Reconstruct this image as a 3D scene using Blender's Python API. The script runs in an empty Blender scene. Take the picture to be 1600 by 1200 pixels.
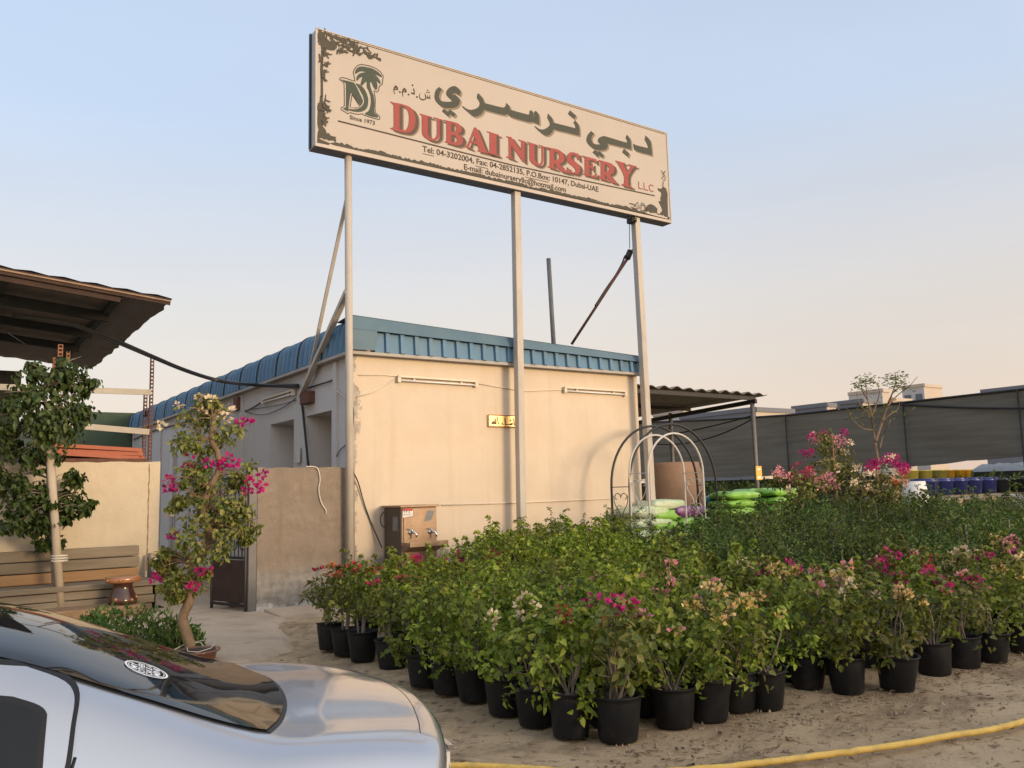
import bpy, math, random
import numpy as np
from mathutils import Vector, Matrix

C = bpy.context.scene.collection
sc = bpy.context.scene
R = math.radians
rng = np.random.default_rng(7)
random.seed(7)

# ------------------------------------------------------------------ camera
F_PX = 1333.4
PITCH, ROLL, YAW = R(7.209), R(-1.505), R(34.716)
CAM = np.array([-5.197, -11.616, 1.5])
_fw = np.array([math.sin(YAW)*math.cos(PITCH), math.cos(YAW)*math.cos(PITCH), math.sin(PITCH)])
_r0 = np.array([math.cos(YAW), -math.sin(YAW), 0.0]); _u0 = np.cross(_r0, _fw)
_r = _r0*math.cos(ROLL) + _u0*math.sin(ROLL)
_u = -_r0*math.sin(ROLL) + _u0*math.cos(ROLL)
cam_d = bpy.data.cameras.new('camera'); cam = bpy.data.objects.new('camera', cam_d); C.objects.link(cam)
cam.matrix_world = Matrix(((_r[0], _u[0], -_fw[0], CAM[0]), (_r[1], _u[1], -_fw[1], CAM[1]), (_r[2], _u[2], -_fw[2], CAM[2]), (0, 0, 0, 1)))
cam_d.sensor_width = 36; cam_d.lens = F_PX/1600*36; cam_d.clip_start = .05; cam_d.clip_end = 3000
sc.camera = cam

# surveyed positions: a sight line met with a plane of the place (ground, facade, depth)
def ray(u, v): return _fw + _r*(u-800)/F_PX - _u*(v-600)/F_PX
def gz(u, v, z=0.0): d = ray(u, v); return CAM + d*((z-CAM[2])/d[2])
def gy(u, v, y=0.0): d = ray(u, v); return CAM + d*((y-CAM[1])/d[1])
def gx(u, v, x=0.0): d = ray(u, v); return CAM + d*((x-CAM[0])/d[0])
def gd(u, v, t): return CAM + ray(u, v)*t
def depth(P): return float((np.asarray(P)-CAM) @ _fw)

# ------------------------------------------------------------------ light
SUN_AZ, SUN_EL = (0.285, -0.9585), 8.0          # horizontal direction towards the sun
sun_d = bpy.data.lights.new('sun', 'SUN'); sun = bpy.data.objects.new('sun', sun_d); C.objects.link(sun)
sun_d.energy = 2.35; sun_d.angle = R(15.0); sun_d.color = (1.0, .74, .47)
_sd = Vector((SUN_AZ[0]*math.cos(R(SUN_EL)), SUN_AZ[1]*math.cos(R(SUN_EL)), math.sin(R(SUN_EL))))
sun.rotation_euler = _sd.to_track_quat('Z', 'Y').to_euler()
world = bpy.data.worlds.new('World'); sc.world = world; world.use_nodes = True
wn = world.node_tree; wn.nodes.clear()
w_out = wn.nodes.new('ShaderNodeOutputWorld'); w_bg = wn.nodes.new('ShaderNodeBackground')
w_sky = wn.nodes.new('ShaderNodeTexSky'); w_sky.sky_type = 'NISHITA'; w_sky.sun_disc = False
w_sky.sun_elevation = R(SUN_EL); w_sky.sun_rotation = math.atan2(SUN_AZ[0], SUN_AZ[1])
w_sky.air_density = 1.0; w_sky.dust_density = 2.5; w_sky.ozone_density = 1.5
w_bg.inputs[1].default_value = .15
wn.links.new(w_bg.outputs[0], w_out.inputs[0])
def _wn(t, **k):
    n = wn.nodes.new(t)
    for a, b in k.items(): setattr(n, a, b)
    return n
# evening haze of the sky: pale band low down, peach on the sunward side, blue above
w_geo = _wn('ShaderNodeTexCoord'); w_sep = _wn('ShaderNodeSeparateXYZ'); wn.links.new(w_geo.outputs['Generated'], w_sep.inputs[0])
w_rmp = _wn('ShaderNodeValToRGB'); wn.links.new(w_sep.outputs[2], w_rmp.inputs[0])
SKY_STOPS = [(0.0, (5.2, 4.25, 3.7)), (.06, (5.3, 4.5, 4.0)), (.20, (4.85, 4.75, 4.75)), (.40, (3.75, 4.65, 6.15)), (.65, (3.4, 4.3, 5.9)), (1.0, (3.6, 4.1, 5.1))]
w_rmp.color_ramp.elements[0].position = 0; w_rmp.color_ramp.elements[1].position = 1
for i, (p, c) in enumerate(SKY_STOPS):
    e = w_rmp.color_ramp.elements[0] if i == 0 else (w_rmp.color_ramp.elements[-1] if i == len(SKY_STOPS)-1 else w_rmp.color_ramp.elements.new(p))
    e.color = (c[0]/10, c[1]/10, c[2]/10, 1)
w_scl = _wn('ShaderNodeVectorMath', operation='SCALE'); w_scl.inputs[3].default_value = 10
wn.links.new(w_rmp.outputs[0], w_scl.inputs[0])
w_dot = _wn('ShaderNodeVectorMath', operation='DOT_PRODUCT'); w_dot.inputs[1].default_value = (.80, .60, 0)   # warm side of the sky
wn.links.new(w_geo.outputs['Generated'], w_dot.inputs[0])
w_mr = _wn('ShaderNodeMapRange'); w_mr.inputs[1].default_value = .1; w_mr.inputs[2].default_value = 1.0
wn.links.new(w_dot.outputs['Value'], w_mr.inputs[0])
w_wm = _wn('ShaderNodeMix', data_type='RGBA', blend_type='MULTIPLY'); w_wm.inputs[7].default_value = (1.065, .985, .905, 1)
wn.links.new(w_mr.outputs[0], w_wm.inputs[0]); wn.links.new(w_scl.outputs[0], w_wm.inputs[6])
w_nz = _wn('ShaderNodeTexNoise'); w_nz.inputs['Scale'].default_value = 1.6; w_nz.inputs['Detail'].default_value = 4   # uneven dust in the air
w_mp = _wn('ShaderNodeMapping'); w_mp.inputs['Scale'].default_value = (1, 1, 4.5); wn.links.new(w_geo.outputs['Generated'], w_mp.inputs[0]); wn.links.new(w_mp.outputs[0], w_nz.inputs['Vector'])
w_nr = _wn('ShaderNodeMapRange'); w_nr.inputs[1].default_value = .3; w_nr.inputs[2].default_value = .7; w_nr.inputs[3].default_value = .965; w_nr.inputs[4].default_value = 1.03; wn.links.new(w_nz.outputs['Fac'], w_nr.inputs[0])
w_d2 = _wn('ShaderNodeVectorMath', operation='DOT_PRODUCT'); w_d2.inputs[1].default_value = (_sd.x, _sd.y, _sd.z)   # glow of the low sun
wn.links.new(w_geo.outputs['Generated'], w_d2.inputs[0])
w_m2 = _wn('ShaderNodeMapRange'); w_m2.inputs[1].default_value = -.05; w_m2.inputs[2].default_value = 1.0; wn.links.new(w_d2.outputs['Value'], w_m2.inputs[0])
w_gl = _wn('ShaderNodeMix', data_type='RGBA', blend_type='MULTIPLY'); w_gl.inputs[7].default_value = (2.6, 2.15, 1.65, 1)
wn.links.new(w_m2.outputs[0], w_gl.inputs[0]); wn.links.new(w_wm.outputs[2], w_gl.inputs[6])
w_mix = _wn('ShaderNodeMix', data_type='RGBA'); w_mix.inputs[0].default_value = .75
wn.links.new(w_sky.outputs[0], w_mix.inputs[6]); wn.links.new(w_gl.outputs[2], w_mix.inputs[7])
w_vs = _wn('ShaderNodeVectorMath', operation='SCALE'); wn.links.new(w_mix.outputs[2], w_vs.inputs[0]); wn.links.new(w_nr.outputs[0], w_vs.inputs[3]); wn.links.new(w_vs.outputs[0], w_bg.inputs[0])
sc.view_settings.view_transform = 'Standard'; sc.view_settings.look = 'None'; sc.view_settings.gamma = 1
sc.view_settings.exposure = 0.3
sc.render.engine = 'CYCLES'; sc.cycles.max_bounces = 8; sc.cycles.transparent_max_bounces = 12

# ------------------------------------------------------------------ materials
def _new(name):
    m = bpy.data.materials.new(name); m.use_nodes = True
    return m, m.node_tree, m.node_tree.nodes['Principled BSDF']
def mat(name, col, rough=.7, metal=0.0, var=.12, scale=6.0, bump=.0, bscale=40.0, spec=.35, coat=0.0, stain=None, stain_scale=1.5, stain_amt=.5, stretch=(1, 1, 1), streak=None, foot=None, corner=None):
    """base colour broken up by noise, optional stains of another colour, optional fine bump"""
    m, t, b = _new(name); N = t.nodes; L = t.links
    tc = N.new('ShaderNodeTexCoord'); mp = N.new('ShaderNodeMapping'); mp.inputs['Scale'].default_value = stretch
    L.new(tc.outputs['Object'], mp.inputs[0])
    nz = N.new('ShaderNodeTexNoise'); nz.inputs['Scale'].default_value = scale; nz.inputs['Detail'].default_value = 6; nz.inputs['Roughness'].default_value = .65
    L.new(mp.outputs[0], nz.inputs['Vector'])
    rp = N.new('ShaderNodeValToRGB'); rp.color_ramp.elements[0].position = .3; rp.color_ramp.elements[1].position = .7
    rp.color_ramp.elements[0].color = (*[max(0, c*(1-var)) for c in col], 1); rp.color_ramp.elements[1].color = (*[min(1, c*(1+var)) for c in col], 1)
    L.new(nz.outputs['Fac'], rp.inputs[0]); out = rp.outputs[0]
    if stain:
        n2 = N.new('ShaderNodeTexNoise'); n2.inputs['Scale'].default_value = stain_scale; n2.inputs['Detail'].default_value = 8; n2.inputs['Roughness'].default_value = .7
        L.new(mp.outputs[0], n2.inputs['Vector'])
        r2 = N.new('ShaderNodeMapRange'); r2.inputs[1].default_value = .5; r2.inputs[2].default_value = .72; r2.inputs[4].default_value = stain_amt
        L.new(n2.outputs['Fac'], r2.inputs[0])
        mx = N.new('ShaderNodeMix'); mx.data_type = 'RGBA'; mx.inputs[7].default_value = (*stain, 1)
        L.new(r2.outputs[0], mx.inputs[0]); L.new(out, mx.inputs[6]); out = mx.outputs[2]
    if streak:   # rain runs down the face
        ms = N.new('ShaderNodeMapping'); ms.inputs['Scale'].default_value = (3.2, 3.2, .16); L.new(tc.outputs['Object'], ms.inputs[0])
        n4 = N.new('ShaderNodeTexNoise'); n4.inputs['Scale'].default_value = 1.6; n4.inputs['Detail'].default_value = 9; n4.inputs['Roughness'].default_value = .7; L.new(ms.outputs[0], n4.inputs['Vector'])
        r4 = N.new('ShaderNodeMapRange'); r4.inputs[1].default_value = .52; r4.inputs[2].default_value = .75; r4.inputs[4].default_value = .55; L.new(n4.outputs['Fac'], r4.inputs[0])
        m4 = N.new('ShaderNodeMix'); m4.data_type = 'RGBA'; m4.inputs[7].default_value = (*streak, 1); L.new(r4.outputs[0], m4.inputs[0]); L.new(out, m4.inputs[6]); out = m4.outputs[2]
    def ragged(axis, lo, hi, amp, nscale, col_, out):   # second colour below, lost plaster beside, a ragged line
        sx = N.new('ShaderNodeSeparateXYZ'); L.new(tc.outputs['Object'], sx.inputs[0])
        nn = N.new('ShaderNodeTexNoise'); nn.inputs['Scale'].default_value = nscale; nn.inputs['Detail'].default_value = 9; nn.inputs['Roughness'].default_value = .68; L.new(tc.outputs['Object'], nn.inputs['Vector'])
        ma = N.new('ShaderNodeMath'); ma.operation = 'MULTIPLY_ADD'; ma.inputs[1].default_value = amp; L.new(nn.outputs['Fac'], ma.inputs[0]); L.new(sx.outputs[axis], ma.inputs[2])
        mr = N.new('ShaderNodeMapRange'); mr.inputs[1].default_value = lo+amp*.5; mr.inputs[2].default_value = hi+amp*.5; mr.inputs[3].default_value = 1; mr.inputs[4].default_value = 0; L.new(ma.outputs[0], mr.inputs[0])
        n5 = N.new('ShaderNodeTexNoise'); n5.inputs['Scale'].default_value = 9; n5.inputs['Detail'].default_value = 6; L.new(tc.outputs['Object'], n5.inputs['Vector'])
        r5 = N.new('ShaderNodeValToRGB'); r5.color_ramp.elements[0].position = .35; r5.color_ramp.elements[1].position = .65; r5.color_ramp.elements[0].color = (*[c*.78 for c in col_], 1); r5.color_ramp.elements[1].color = (*[min(1, c*1.25) for c in col_], 1); L.new(n5.outputs['Fac'], r5.inputs[0])
        mm = N.new('ShaderNodeMix'); mm.data_type = 'RGBA'; L.new(mr.outputs[0], mm.inputs[0]); L.new(out, mm.inputs[6]); L.new(r5.outputs[0], mm.inputs[7]); return mm.outputs[2]
    for f_ in foot or []: out = ragged(2, *f_, out)
    if corner: out = ragged(0, *corner, out)
    L.new(out, b.inputs['Base Color'])
    b.inputs['Roughness'].default_value = rough; b.inputs['Metallic'].default_value = metal
    b.inputs['Specular IOR Level'].default_value = spec; b.inputs['Coat Weight'].default_value = coat; b.inputs['Coat Roughness'].default_value = .06
    if bump:
        n3 = N.new('ShaderNodeTexNoise'); n3.inputs['Scale'].default_value = bscale; n3.inputs['Detail'].default_value = 5
        L.new(mp.outputs[0], n3.inputs['Vector'])
        bp = N.new('ShaderNodeBump'); bp.inputs['Strength'].default_value = bump; bp.inputs['Distance'].default_value = .02
        L.new(n3.outputs['Fac'], bp.inputs['Height']); L.new(bp.outputs[0], b.inputs['Normal'])
    return m
def leaf_mat(name, cols, trans=.42, rough=.45):
    """each leaf takes its own tone; part of the light passes through"""
    m, t, b = _new(name); N = t.nodes; L = t.links
    g = N.new('ShaderNodeNewGeometry'); oi = N.new('ShaderNodeObjectInfo')
    rp = N.new('ShaderNodeValToRGB'); e = rp.color_ramp.elements
    e[0].color = (*cols[0], 1); e[1].color = (*cols[-1], 1)
    for i, c in enumerate(cols[1:-1]): e.new((i+1)/(len(cols)-1)).color = (*c, 1)
    L.new(g.outputs['Random Per Island'], rp.inputs[0])
    hs = N.new('ShaderNodeHueSaturation'); mr = N.new('ShaderNodeMapRange'); mr.inputs[3].default_value = .75; mr.inputs[4].default_value = 1.25
    L.new(oi.outputs['Random'], mr.inputs[0]); L.new(mr.outputs[0], hs.inputs['Value'])
    mh = N.new('ShaderNodeMapRange'); mh.inputs[3].default_value = .485; mh.inputs[4].default_value = .51
    L.new(oi.outputs['Random'], mh.inputs[0]); L.new(mh.outputs[0], hs.inputs['Hue'])
    L.new(rp.outputs[0], hs.inputs['Color'])
    L.new(hs.outputs[0], b.inputs['Base Color']); b.inputs['Roughness'].default_value = rough; b.inputs['Specular IOR Level'].default_value = .3
    tr = N.new('ShaderNodeBsdfTranslucent'); L.new(hs.outputs[0], tr.inputs[0])
    ms = N.new('ShaderNodeMixShader'); ms.inputs[0].default_value = trans
    L.new(b.outputs[0], ms.inputs[1]); L.new(tr.outputs[0], ms.inputs[2]); L.new(ms.outputs[0], N['Material Output'].inputs[0])
    return m

M = {}
M['wall'] = mat('cream_wall_paint', (.565, .475, .375), .85, var=.05, scale=1.2, bump=.12, bscale=25, stain=(.52, .40, .27), stain_scale=1.1, stain_amt=.5, streak=(.47, .375, .27), foot=[(.60, .66, .8, .9, (.27, .24, .21))], corner=(.02, .05, .62, 2.6, (.34, .30, .255)))
M['wall_white'] = mat('white_wall_paint', (.50, .49, .485), .85, var=.05, scale=1.5, bump=.2, bscale=25, stain=(.45, .42, .38), stain_scale=1.0, stain_amt=.35)
M['wall_base'] = mat('bare_plaster', (.33, .30, .27), .9, var=.15, scale=5, bump=.4, bscale=30)
M['yellow'] = mat('yellowed_wall_paint', (.51, .435, .325), .85, var=.08, scale=1.5, bump=.3, bscale=18, stain=(.43, .34, .22), stain_scale=1.6, stain_amt=.6, streak=(.46, .36, .24))
M['cement'] = mat('raw_cement_render', (.225, .18, .14), .9, var=.24, scale=2.2, bump=.4, bscale=28, stain=(.13, .095, .07), stain_scale=2.3, stain_amt=.7, streak=(.16, .12, .09), foot=[(.42, .62, .5, 1.6, (.26, .235, .205)), (.05, .12, .55, 3.5, (.50, .47, .43))])
M['cement_pale'] = mat('pale_cement_foot', (.40, .37, .33), .9, var=.2, scale=6, bump=.4, bscale=30, stain=(.58, .55, .50), stain_scale=5, stain_amt=.7)
M['blue'] = mat('blue_roof_sheet', (.078, .175, .285), .55, var=.16, scale=3, stain=(.13, .185, .22), stain_scale=2.2, stain_amt=.6, spec=.4, stretch=(1, 1, .35))
M['blue_dull'] = mat('faded_blue_flashing', (.092, .152, .20), .6, var=.12, scale=1.6, stain=(.06, .125, .185), stain_scale=1.3, stain_amt=.7, stretch=(1, 1, .5))
M['gutter'] = mat('grey_gutter_metal', (.34, .32, .30), .6, var=.12, scale=5)
M['pole'] = mat('cream_pole_paint', (.44, .40, .355), .6, var=.08, scale=4, stain=(.30, .24, .185), stain_scale=6, stain_amt=.6, stretch=(1, 1, .25))
M['sign_face'] = mat('faded_sign_vinyl', (.40, .355, .318), .55, var=.04, scale=.8, stain=(.365, .32, .275), stain_scale=.6, stain_amt=.5)
M['sign_frame'] = mat('sign_frame_metal', (.42, .37, .33), .45, var=.06, scale=3)
M['sign_side'] = mat('sign_side_metal', (.42, .44, .45), .5, var=.06, scale=3)
M['sign_under'] = mat('dark_sign_underside', (.20, .175, .155), .6, var=.15, scale=4)  # darker than the frame and sides
M['ink_green'] = mat('dark_green_lettering', (.042, .046, .034), .6, var=.1, scale=8)
M['ink_logo'] = mat('green_logo_print', (.035, .052, .036), .6, var=.1, scale=8)
M['ink_red'] = mat('red_lettering_print', (.27, .05, .045), .6, var=.08, scale=8)
M['ink_shadow'] = mat('brown_lettering_shade', (.075, .045, .034), .6, var=.1, scale=8)
M['ink_olive'] = mat('olive_lettering_shade', (.21, .165, .115), .6, var=.1, scale=8)
M['ink_brown'] = mat('brown_small_print', (.04, .026, .018), .6, var=.1, scale=8)
M['ink_border'] = mat('olive_brown_border_print', (.048, .042, .03), .6, var=.15, scale=12)
M['tube_light'] = mat('pale_lamp_casing', (.62, .54, .44), .55, var=.05)
M['cable'] = mat('black_cable', (.02, .02, .022), .5, var=.1)
M['cable_pale'] = mat('pale_cable', (.55, .50, .42), .6, var=.1)
M['steel'] = mat('stainless_steel', (.27, .185, .125), .42, metal=.35, var=.16, scale=5, stain=(.17, .11, .068), stain_scale=3, stain_amt=.6, bump=.08, bscale=8)
M['steel_shaded'] = mat('shaded_steel_side', (.085, .068, .056), .5, metal=.3, var=.2, scale=4, stain=(.12, .10, .08), stain_scale=3, stain_amt=.6, stretch=(1, 1, .3))  # darker steel: shade on the cooler's side put into the colour
M['steel_dark'] = mat('dull_steel', (.15, .14, .135), .6, metal=.2, var=.15, scale=5)
M['chrome'] = mat('chrome', (.75, .75, .76), .15, metal=1, var=.03)
M['paper'] = mat('paper_notice', (.75, .72, .70), .7, var=.05)
M['red_paint'] = mat('red_print', (.45, .05, .05), .6, var=.1)
M['gold'] = mat('gold_foil', (.86, .62, .30), .28, metal=.85, var=.06, scale=10)
M['black_print'] = mat('black_print', (.02, .025, .02), .6, var=.1)
M['black_metal'] = mat('black_painted_metal', (.022, .021, .022), .4, var=.15)
M['white_metal'] = mat('white_painted_metal', (.50, .475, .44), .4, var=.06)
M['rust'] = mat('rusty_steel', (.11, .05, .034), .75, var=.25, scale=14, bump=.3, bscale=60)
M['edge_dark'] = mat('dark_rusted_edge', (.045, .026, .02), .8, var=.3, scale=6)
M['edge_trim'] = mat('bleached_trim', (.26, .175, .115), .7, var=.2, scale=6)
M['rust_light'] = mat('rust_orange_steel', (.20, .085, .045), .7, var=.2, scale=10)
M['orange_tube'] = mat('red_oxide_tube', (.33, .085, .042), .55, var=.12, scale=6)
M['beam'] = mat('pale_shelf_beam', (.38, .345, .29), .6, var=.1)
M['shed_roof'] = mat('grey_brown_shed_sheet', (.21, .18, .155), .8, var=.2, scale=2, stain=(.12, .10, .085), stain_scale=2, stain_amt=.7)  # grey-brown sheet with darker random blotches
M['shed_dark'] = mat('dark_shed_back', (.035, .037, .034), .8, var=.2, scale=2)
M['green_cover'] = mat('dark_green_tarpaulin', (.045, .075, .045), .6, var=.15, scale=3)
M['timber'] = mat('grey_weathered_timber', (.215, .175, .125), .85, var=.38, scale=3.5, bump=.5, bscale=20, stain=(.12, .095, .07), stain_scale=2.5, stain_amt=.7, stretch=(.12, 1, 1))
M['timber_orange'] = mat('orange_weathered_timber', (.32, .19, .095), .85, var=.25, scale=3.5, bump=.3, bscale=20, stretch=(.12, 1, 1))
M['log'] = mat('log_timber', (.25, .16, .09), .85, var=.3, scale=10, bump=.4)
M['stake'] = mat('bleached_stake', (.42, .35, .26), .8, var=.2, scale=6, stretch=(1, 1, .15))
M['bark'] = mat('brown_bark', (.20, .135, .085), .85, var=.25, scale=14, bump=.5, bscale=60, stretch=(1, 1, .3))
M['bark_grey'] = mat('grey_bark', (.20, .16, .12), .85, var=.25, scale=20, bump=.4, bscale=60)
M['glaze_brown'] = mat('brown_glaze', (.06, .022, .011), .22, var=.3, scale=6, coat=.35, spec=.5)
M['glaze_orange'] = mat('orange_glaze', (.30, .125, .05), .25, var=.15, scale=6, coat=.7, spec=.5)
M['terracotta'] = mat('brown_glazed_clay', (.16, .065, .035), .35, var=.3, scale=6, coat=.4)
M['clay_jar'] = mat('brown_clay_jar', (.27, .17, .11), .75, var=.15, scale=3)
M['soil'] = mat('dark_soil', (.06, .042, .03), .95, var=.4, scale=30, bump=.5, bscale=60)
M['pot'] = mat('black_nursery_plastic', (.0095, .010, .0115), .5, var=.25, scale=9, stain=(.05, .042, .034), stain_scale=4, stain_amt=.5, spec=.3)
M['paint'] = mat('silver_car_paint', (.46, .48, .52), .30, metal=.65, var=.015, scale=2, coat=1.0)
M['car_black'] = mat('black_rubber', (.012, .012, .013), .5, var=.05)
M['car_glass'] = mat('tinted_car_glass', (.010, .012, .014), .03, var=.02, spec=.30)
M['car_white'] = mat('white_sticker', (.8, .8, .8), .5, var=.02)
M['tail_red'] = mat('red_tail_lamp', (.35, .01, .012), .15, var=.05, coat=1)
M['hose'] = mat('yellow_hose_rubber', (.66, .43, .10), .55, var=.15, scale=8, stain=(.33, .24, .13), stain_scale=9, stain_amt=.85)
M['net'] = mat('dark_shade_net', (.135, .124, .10), .85, var=.22, scale=2.2, stain=(.165, .15, .122), stain_scale=.5, stain_amt=.5, stretch=(1, .15, 3))
M['net_green'] = mat('green_shade_net', (.02, .06, .045), .85, var=.15)
M['bag_green'] = mat('lime_plastic_sack', (.22, .46, .07), .35, var=.12, scale=5, stain=(.45, .62, .30), stain_scale=4, stain_amt=.7, bump=.5, bscale=9)
M['bag_pale'] = mat('pale_green_plastic_sack', (.52, .60, .42), .35, var=.12, scale=5, stain=(.20, .42, .10), stain_scale=4, stain_amt=.8, bump=.5, bscale=9)
M['bag_purple'] = mat('purple_plastic_sack', (.16, .045, .17), .35, var=.15, scale=5, stain=(.55, .50, .55), stain_scale=5, stain_amt=.7, bump=.5, bscale=9)
M['bag_blue'] = mat('teal_plastic_sack', (.06, .25, .27), .35, var=.15, scale=5, stain=(.55, .57, .52), stain_scale=4, stain_amt=.8, bump=.5, bscale=9)
M['bags_grey'] = mat('grey_plastic_cover', (.16, .165, .17), .5, var=.2, scale=5)
M['white_pot'] = mat('white_glazed_planter', (.72, .70, .66), .4, var=.04)
M['grey_pot'] = mat('grey_stone_planter', (.20, .18, .16), .7, var=.2, scale=6)
M['brown_pot'] = mat('tan_stone_planter', (.36, .28, .21), .7, var=.2, scale=6)
M['yellow_pot'] = mat('yellow_glazed_pot', (.66, .36, .03), .35, var=.12, coat=.4)
M['olive_pot'] = mat('olive_yellow_pot', (.38, .33, .06), .35, var=.12, coat=.4)
M['blue_pot'] = mat('cobalt_glazed_pot', (.025, .035, .16), .3, var=.2, coat=.5)
M['navy_pot'] = mat('black_glazed_pot', (.02, .02, .028), .3, var=.2, coat=.5)
M['far_shaded'] = mat('far_grey_shaded_wall', (.15, .16, .19), .8, var=.06, scale=.2)  # shade on the side faces is put into this grey
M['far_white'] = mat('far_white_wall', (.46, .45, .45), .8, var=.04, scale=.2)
M['far_sunlit'] = mat('far_tan_sunlit_wall', (.44, .38, .32), .8, var=.04, scale=.2)  # warm sunlight on the front faces is put into this tan
M['far_glass'] = mat('far_window_glass', (.10, .12, .14), .2, var=.05)
M['tag_yellow'] = mat('yellow_tag', (.70, .42, .10), .6, var=.1)
M['leaf_bright'] = leaf_mat('bright_bougainvillea_leaf', [(.075, .11, .013), (.165, .22, .022), (.265, .33, .038), (.41, .45, .07)])
M['leaf_mid'] = leaf_mat('mid_bougainvillea_leaf', [(.065, .096, .014), (.135, .18, .023), (.22, .27, .038), (.35, .36, .07)])
M['leaf_dark'] = leaf_mat('dark_shrub_leaf', [(.034, .06, .013), (.068, .112, .02), (.11, .165, .03), (.18, .23, .045)], .3)
M['leaf_tree'] = leaf_mat('dark_tree_leaf', [(.028, .055, .014), (.045, .085, .02), (.07, .12, .028), (.105, .155, .04)], .25)
M['leaf_tired'] = leaf_mat('tired_olive_leaf', [(.075, .10, .022), (.13, .16, .034), (.20, .22, .05), (.30, .26, .08)], .35)
M['leaf_low'] = leaf_mat('low_shrub_leaf', [(.035, .075, .016), (.065, .125, .022), (.10, .175, .034), (.15, .23, .05)], .3)
FLOWER = {'magenta': [(.40, .014, .13), (.58, .03, .22)], 'red': [(.42, .02, .045), (.58, .06, .09)], 'yellow': [(.74, .47, .16), (.84, .62, .30)],
          'pink': [(.70, .22, .25), (.78, .38, .38)], 'cream': [(.74, .56, .33), (.80, .66, .46)], 'orange': [(.55, .13, .04), (.66, .24, .09)]}
for k, v in FLOWER.items(): M['fl_'+k] = leaf_mat(k+'_bract', v, .35, .6)

# ------------------------------------------------------------------ mesh helpers
class MB:
    def __init__(s): s.v = []; s.f = []; s.sm = []
    def add(s, vs, fs, smooth=False):
        o = len(s.v); s.v += [tuple(map(float, p)) for p in vs]; s.f += [tuple(i+o for i in f) for f in fs]; s.sm += [smooth]*len(fs)
        return s
    def hexa(s, p):   # 8 points: bottom ring 0-3, top ring 4-7
        return s.add(p, [(0, 3, 2, 1), (4, 5, 6, 7), (0, 1, 5, 4), (1, 2, 6, 5), (2, 3, 7, 6), (3, 0, 4, 7)])
    def box(s, x0, x1, y0, y1, z0, z1):
        return s.hexa([(x0, y0, z0), (x1, y0, z0), (x1, y1, z0), (x0, y1, z0), (x0, y0, z1), (x1, y0, z1), (x1, y1, z1), (x0, y1, z1)])
    def bar(s, a, b, w, h=None, up=(0, 0, 1)):   # rectangular bar between two points
        h = h or w; a = Vector(a); b = Vector(b); d = (b-a).normalized(); up = Vector(up)
        if abs(d.dot(up)) > .97: up = Vector((0, 1, 0))
        x = d.cross(up).normalized()*w/2; y = x.normalized().cross(d).normalized()*h/2
        return s.hexa([a-x-y, a+x-y, a+x+y, a-x+y, b-x-y, b+x-y, b+x+y, b-x+y])
    def tube(s, pts, r, n=8, cap=True):
        pts = [Vector(p) for p in pts]; rs = r if hasattr(r, '__len__') else [r]*len(pts)
        o = len(s.v); prev = None; vs = []; fs = []
        for i, p in enumerate(pts):
            d = (pts[min(i+1, len(pts)-1)]-pts[max(i-1, 0)])
            d = d.normalized() if d.length > 1e-9 else Vector((0, 0, 1))
            x = prev-d*prev.dot(d) if prev is not None else (d.cross(Vector((0, 0, 1))) if abs(d.z) < .95 else d.cross(Vector((0, 1, 0))))
            x.normalize(); prev = x; y = d.cross(x)
            for k in range(n):
                a = 2*math.pi*k/n; vs.append(p+(x*math.cos(a)+y*math.sin(a))*rs[i])
        for i in range(len(pts)-1):
            for k in range(n):
                k2 = (k+1) % n; fs.append((i*n+k, i*n+k2, (i+1)*n+k2, (i+1)*n+k))
        s.add(vs, fs, True)
        if cap: s.f += [tuple(o+k for k in range(n))[::-1], tuple(o+(len(pts)-1)*n+k for k in range(n))]; s.sm += [False, False]
        return s
    def lathe(s, prof, c=(0, 0, 0), n=24, cap=False):
        vs = []; fs = []
        for r, z in prof:
            for k in range(n):
                a = 2*math.pi*k/n; vs.append((c[0]+r*math.cos(a), c[1]+r*math.sin(a), c[2]+z))
        for i in range(len(prof)-1):
            for k in range(n):
                k2 = (k+1) % n; fs.append((i*n+k, i*n+k2, (i+1)*n+k2, (i+1)*n+k))
        s.add(vs, fs, True)
        return s
    def disc(s, r, z, c=(0, 0, 0), n=24):
        return s.add([(c[0]+r*math.cos(2*math.pi*k/n), c[1]+r*math.sin(2*math.pi*k/n), c[2]+z) for k in range(n)], [tuple(range(n))])
    def mesh(s, name):
        me = bpy.data.meshes.new(name); me.from_pydata(s.v, [], s.f); me.polygons.foreach_set('use_smooth', s.sm); me.update()
        return me
def obj(name, mb, m, parent=None, loc=None):
    me = mb.mesh(name) if isinstance(mb, MB) else mb
    o = bpy.data.objects.new(name, me); C.objects.link(o)
    if m is not None:
        me.materials.clear(); me.materials.append(M[m] if isinstance(m, str) else m)
    if parent: o.parent = parent
    if loc is not None: o.location = loc
    return o
def tag(o, label, cat, group=None):
    o['label'] = label; o['category'] = cat
    if group: o['group'] = group
    return o
def thing(name, label, cat, loc=(0, 0, 0), rz=0, group=None):
    o = bpy.data.objects.new(name, None); C.objects.link(o); o.location = loc; o.rotation_euler = (0, 0, rz); o.empty_display_size = .2
    return tag(o, label, cat, group)
def struct(name, mb, m):
    o = obj(name, mb, m); o['kind'] = 'structure'; return o
def bevel(o, w=.01, seg=2):
    b = o.modifiers.new('bevel', 'BEVEL'); b.width = w; b.segments = seg; b.limit_method = 'ANGLE'; b.angle_limit = R(40); return o
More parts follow.
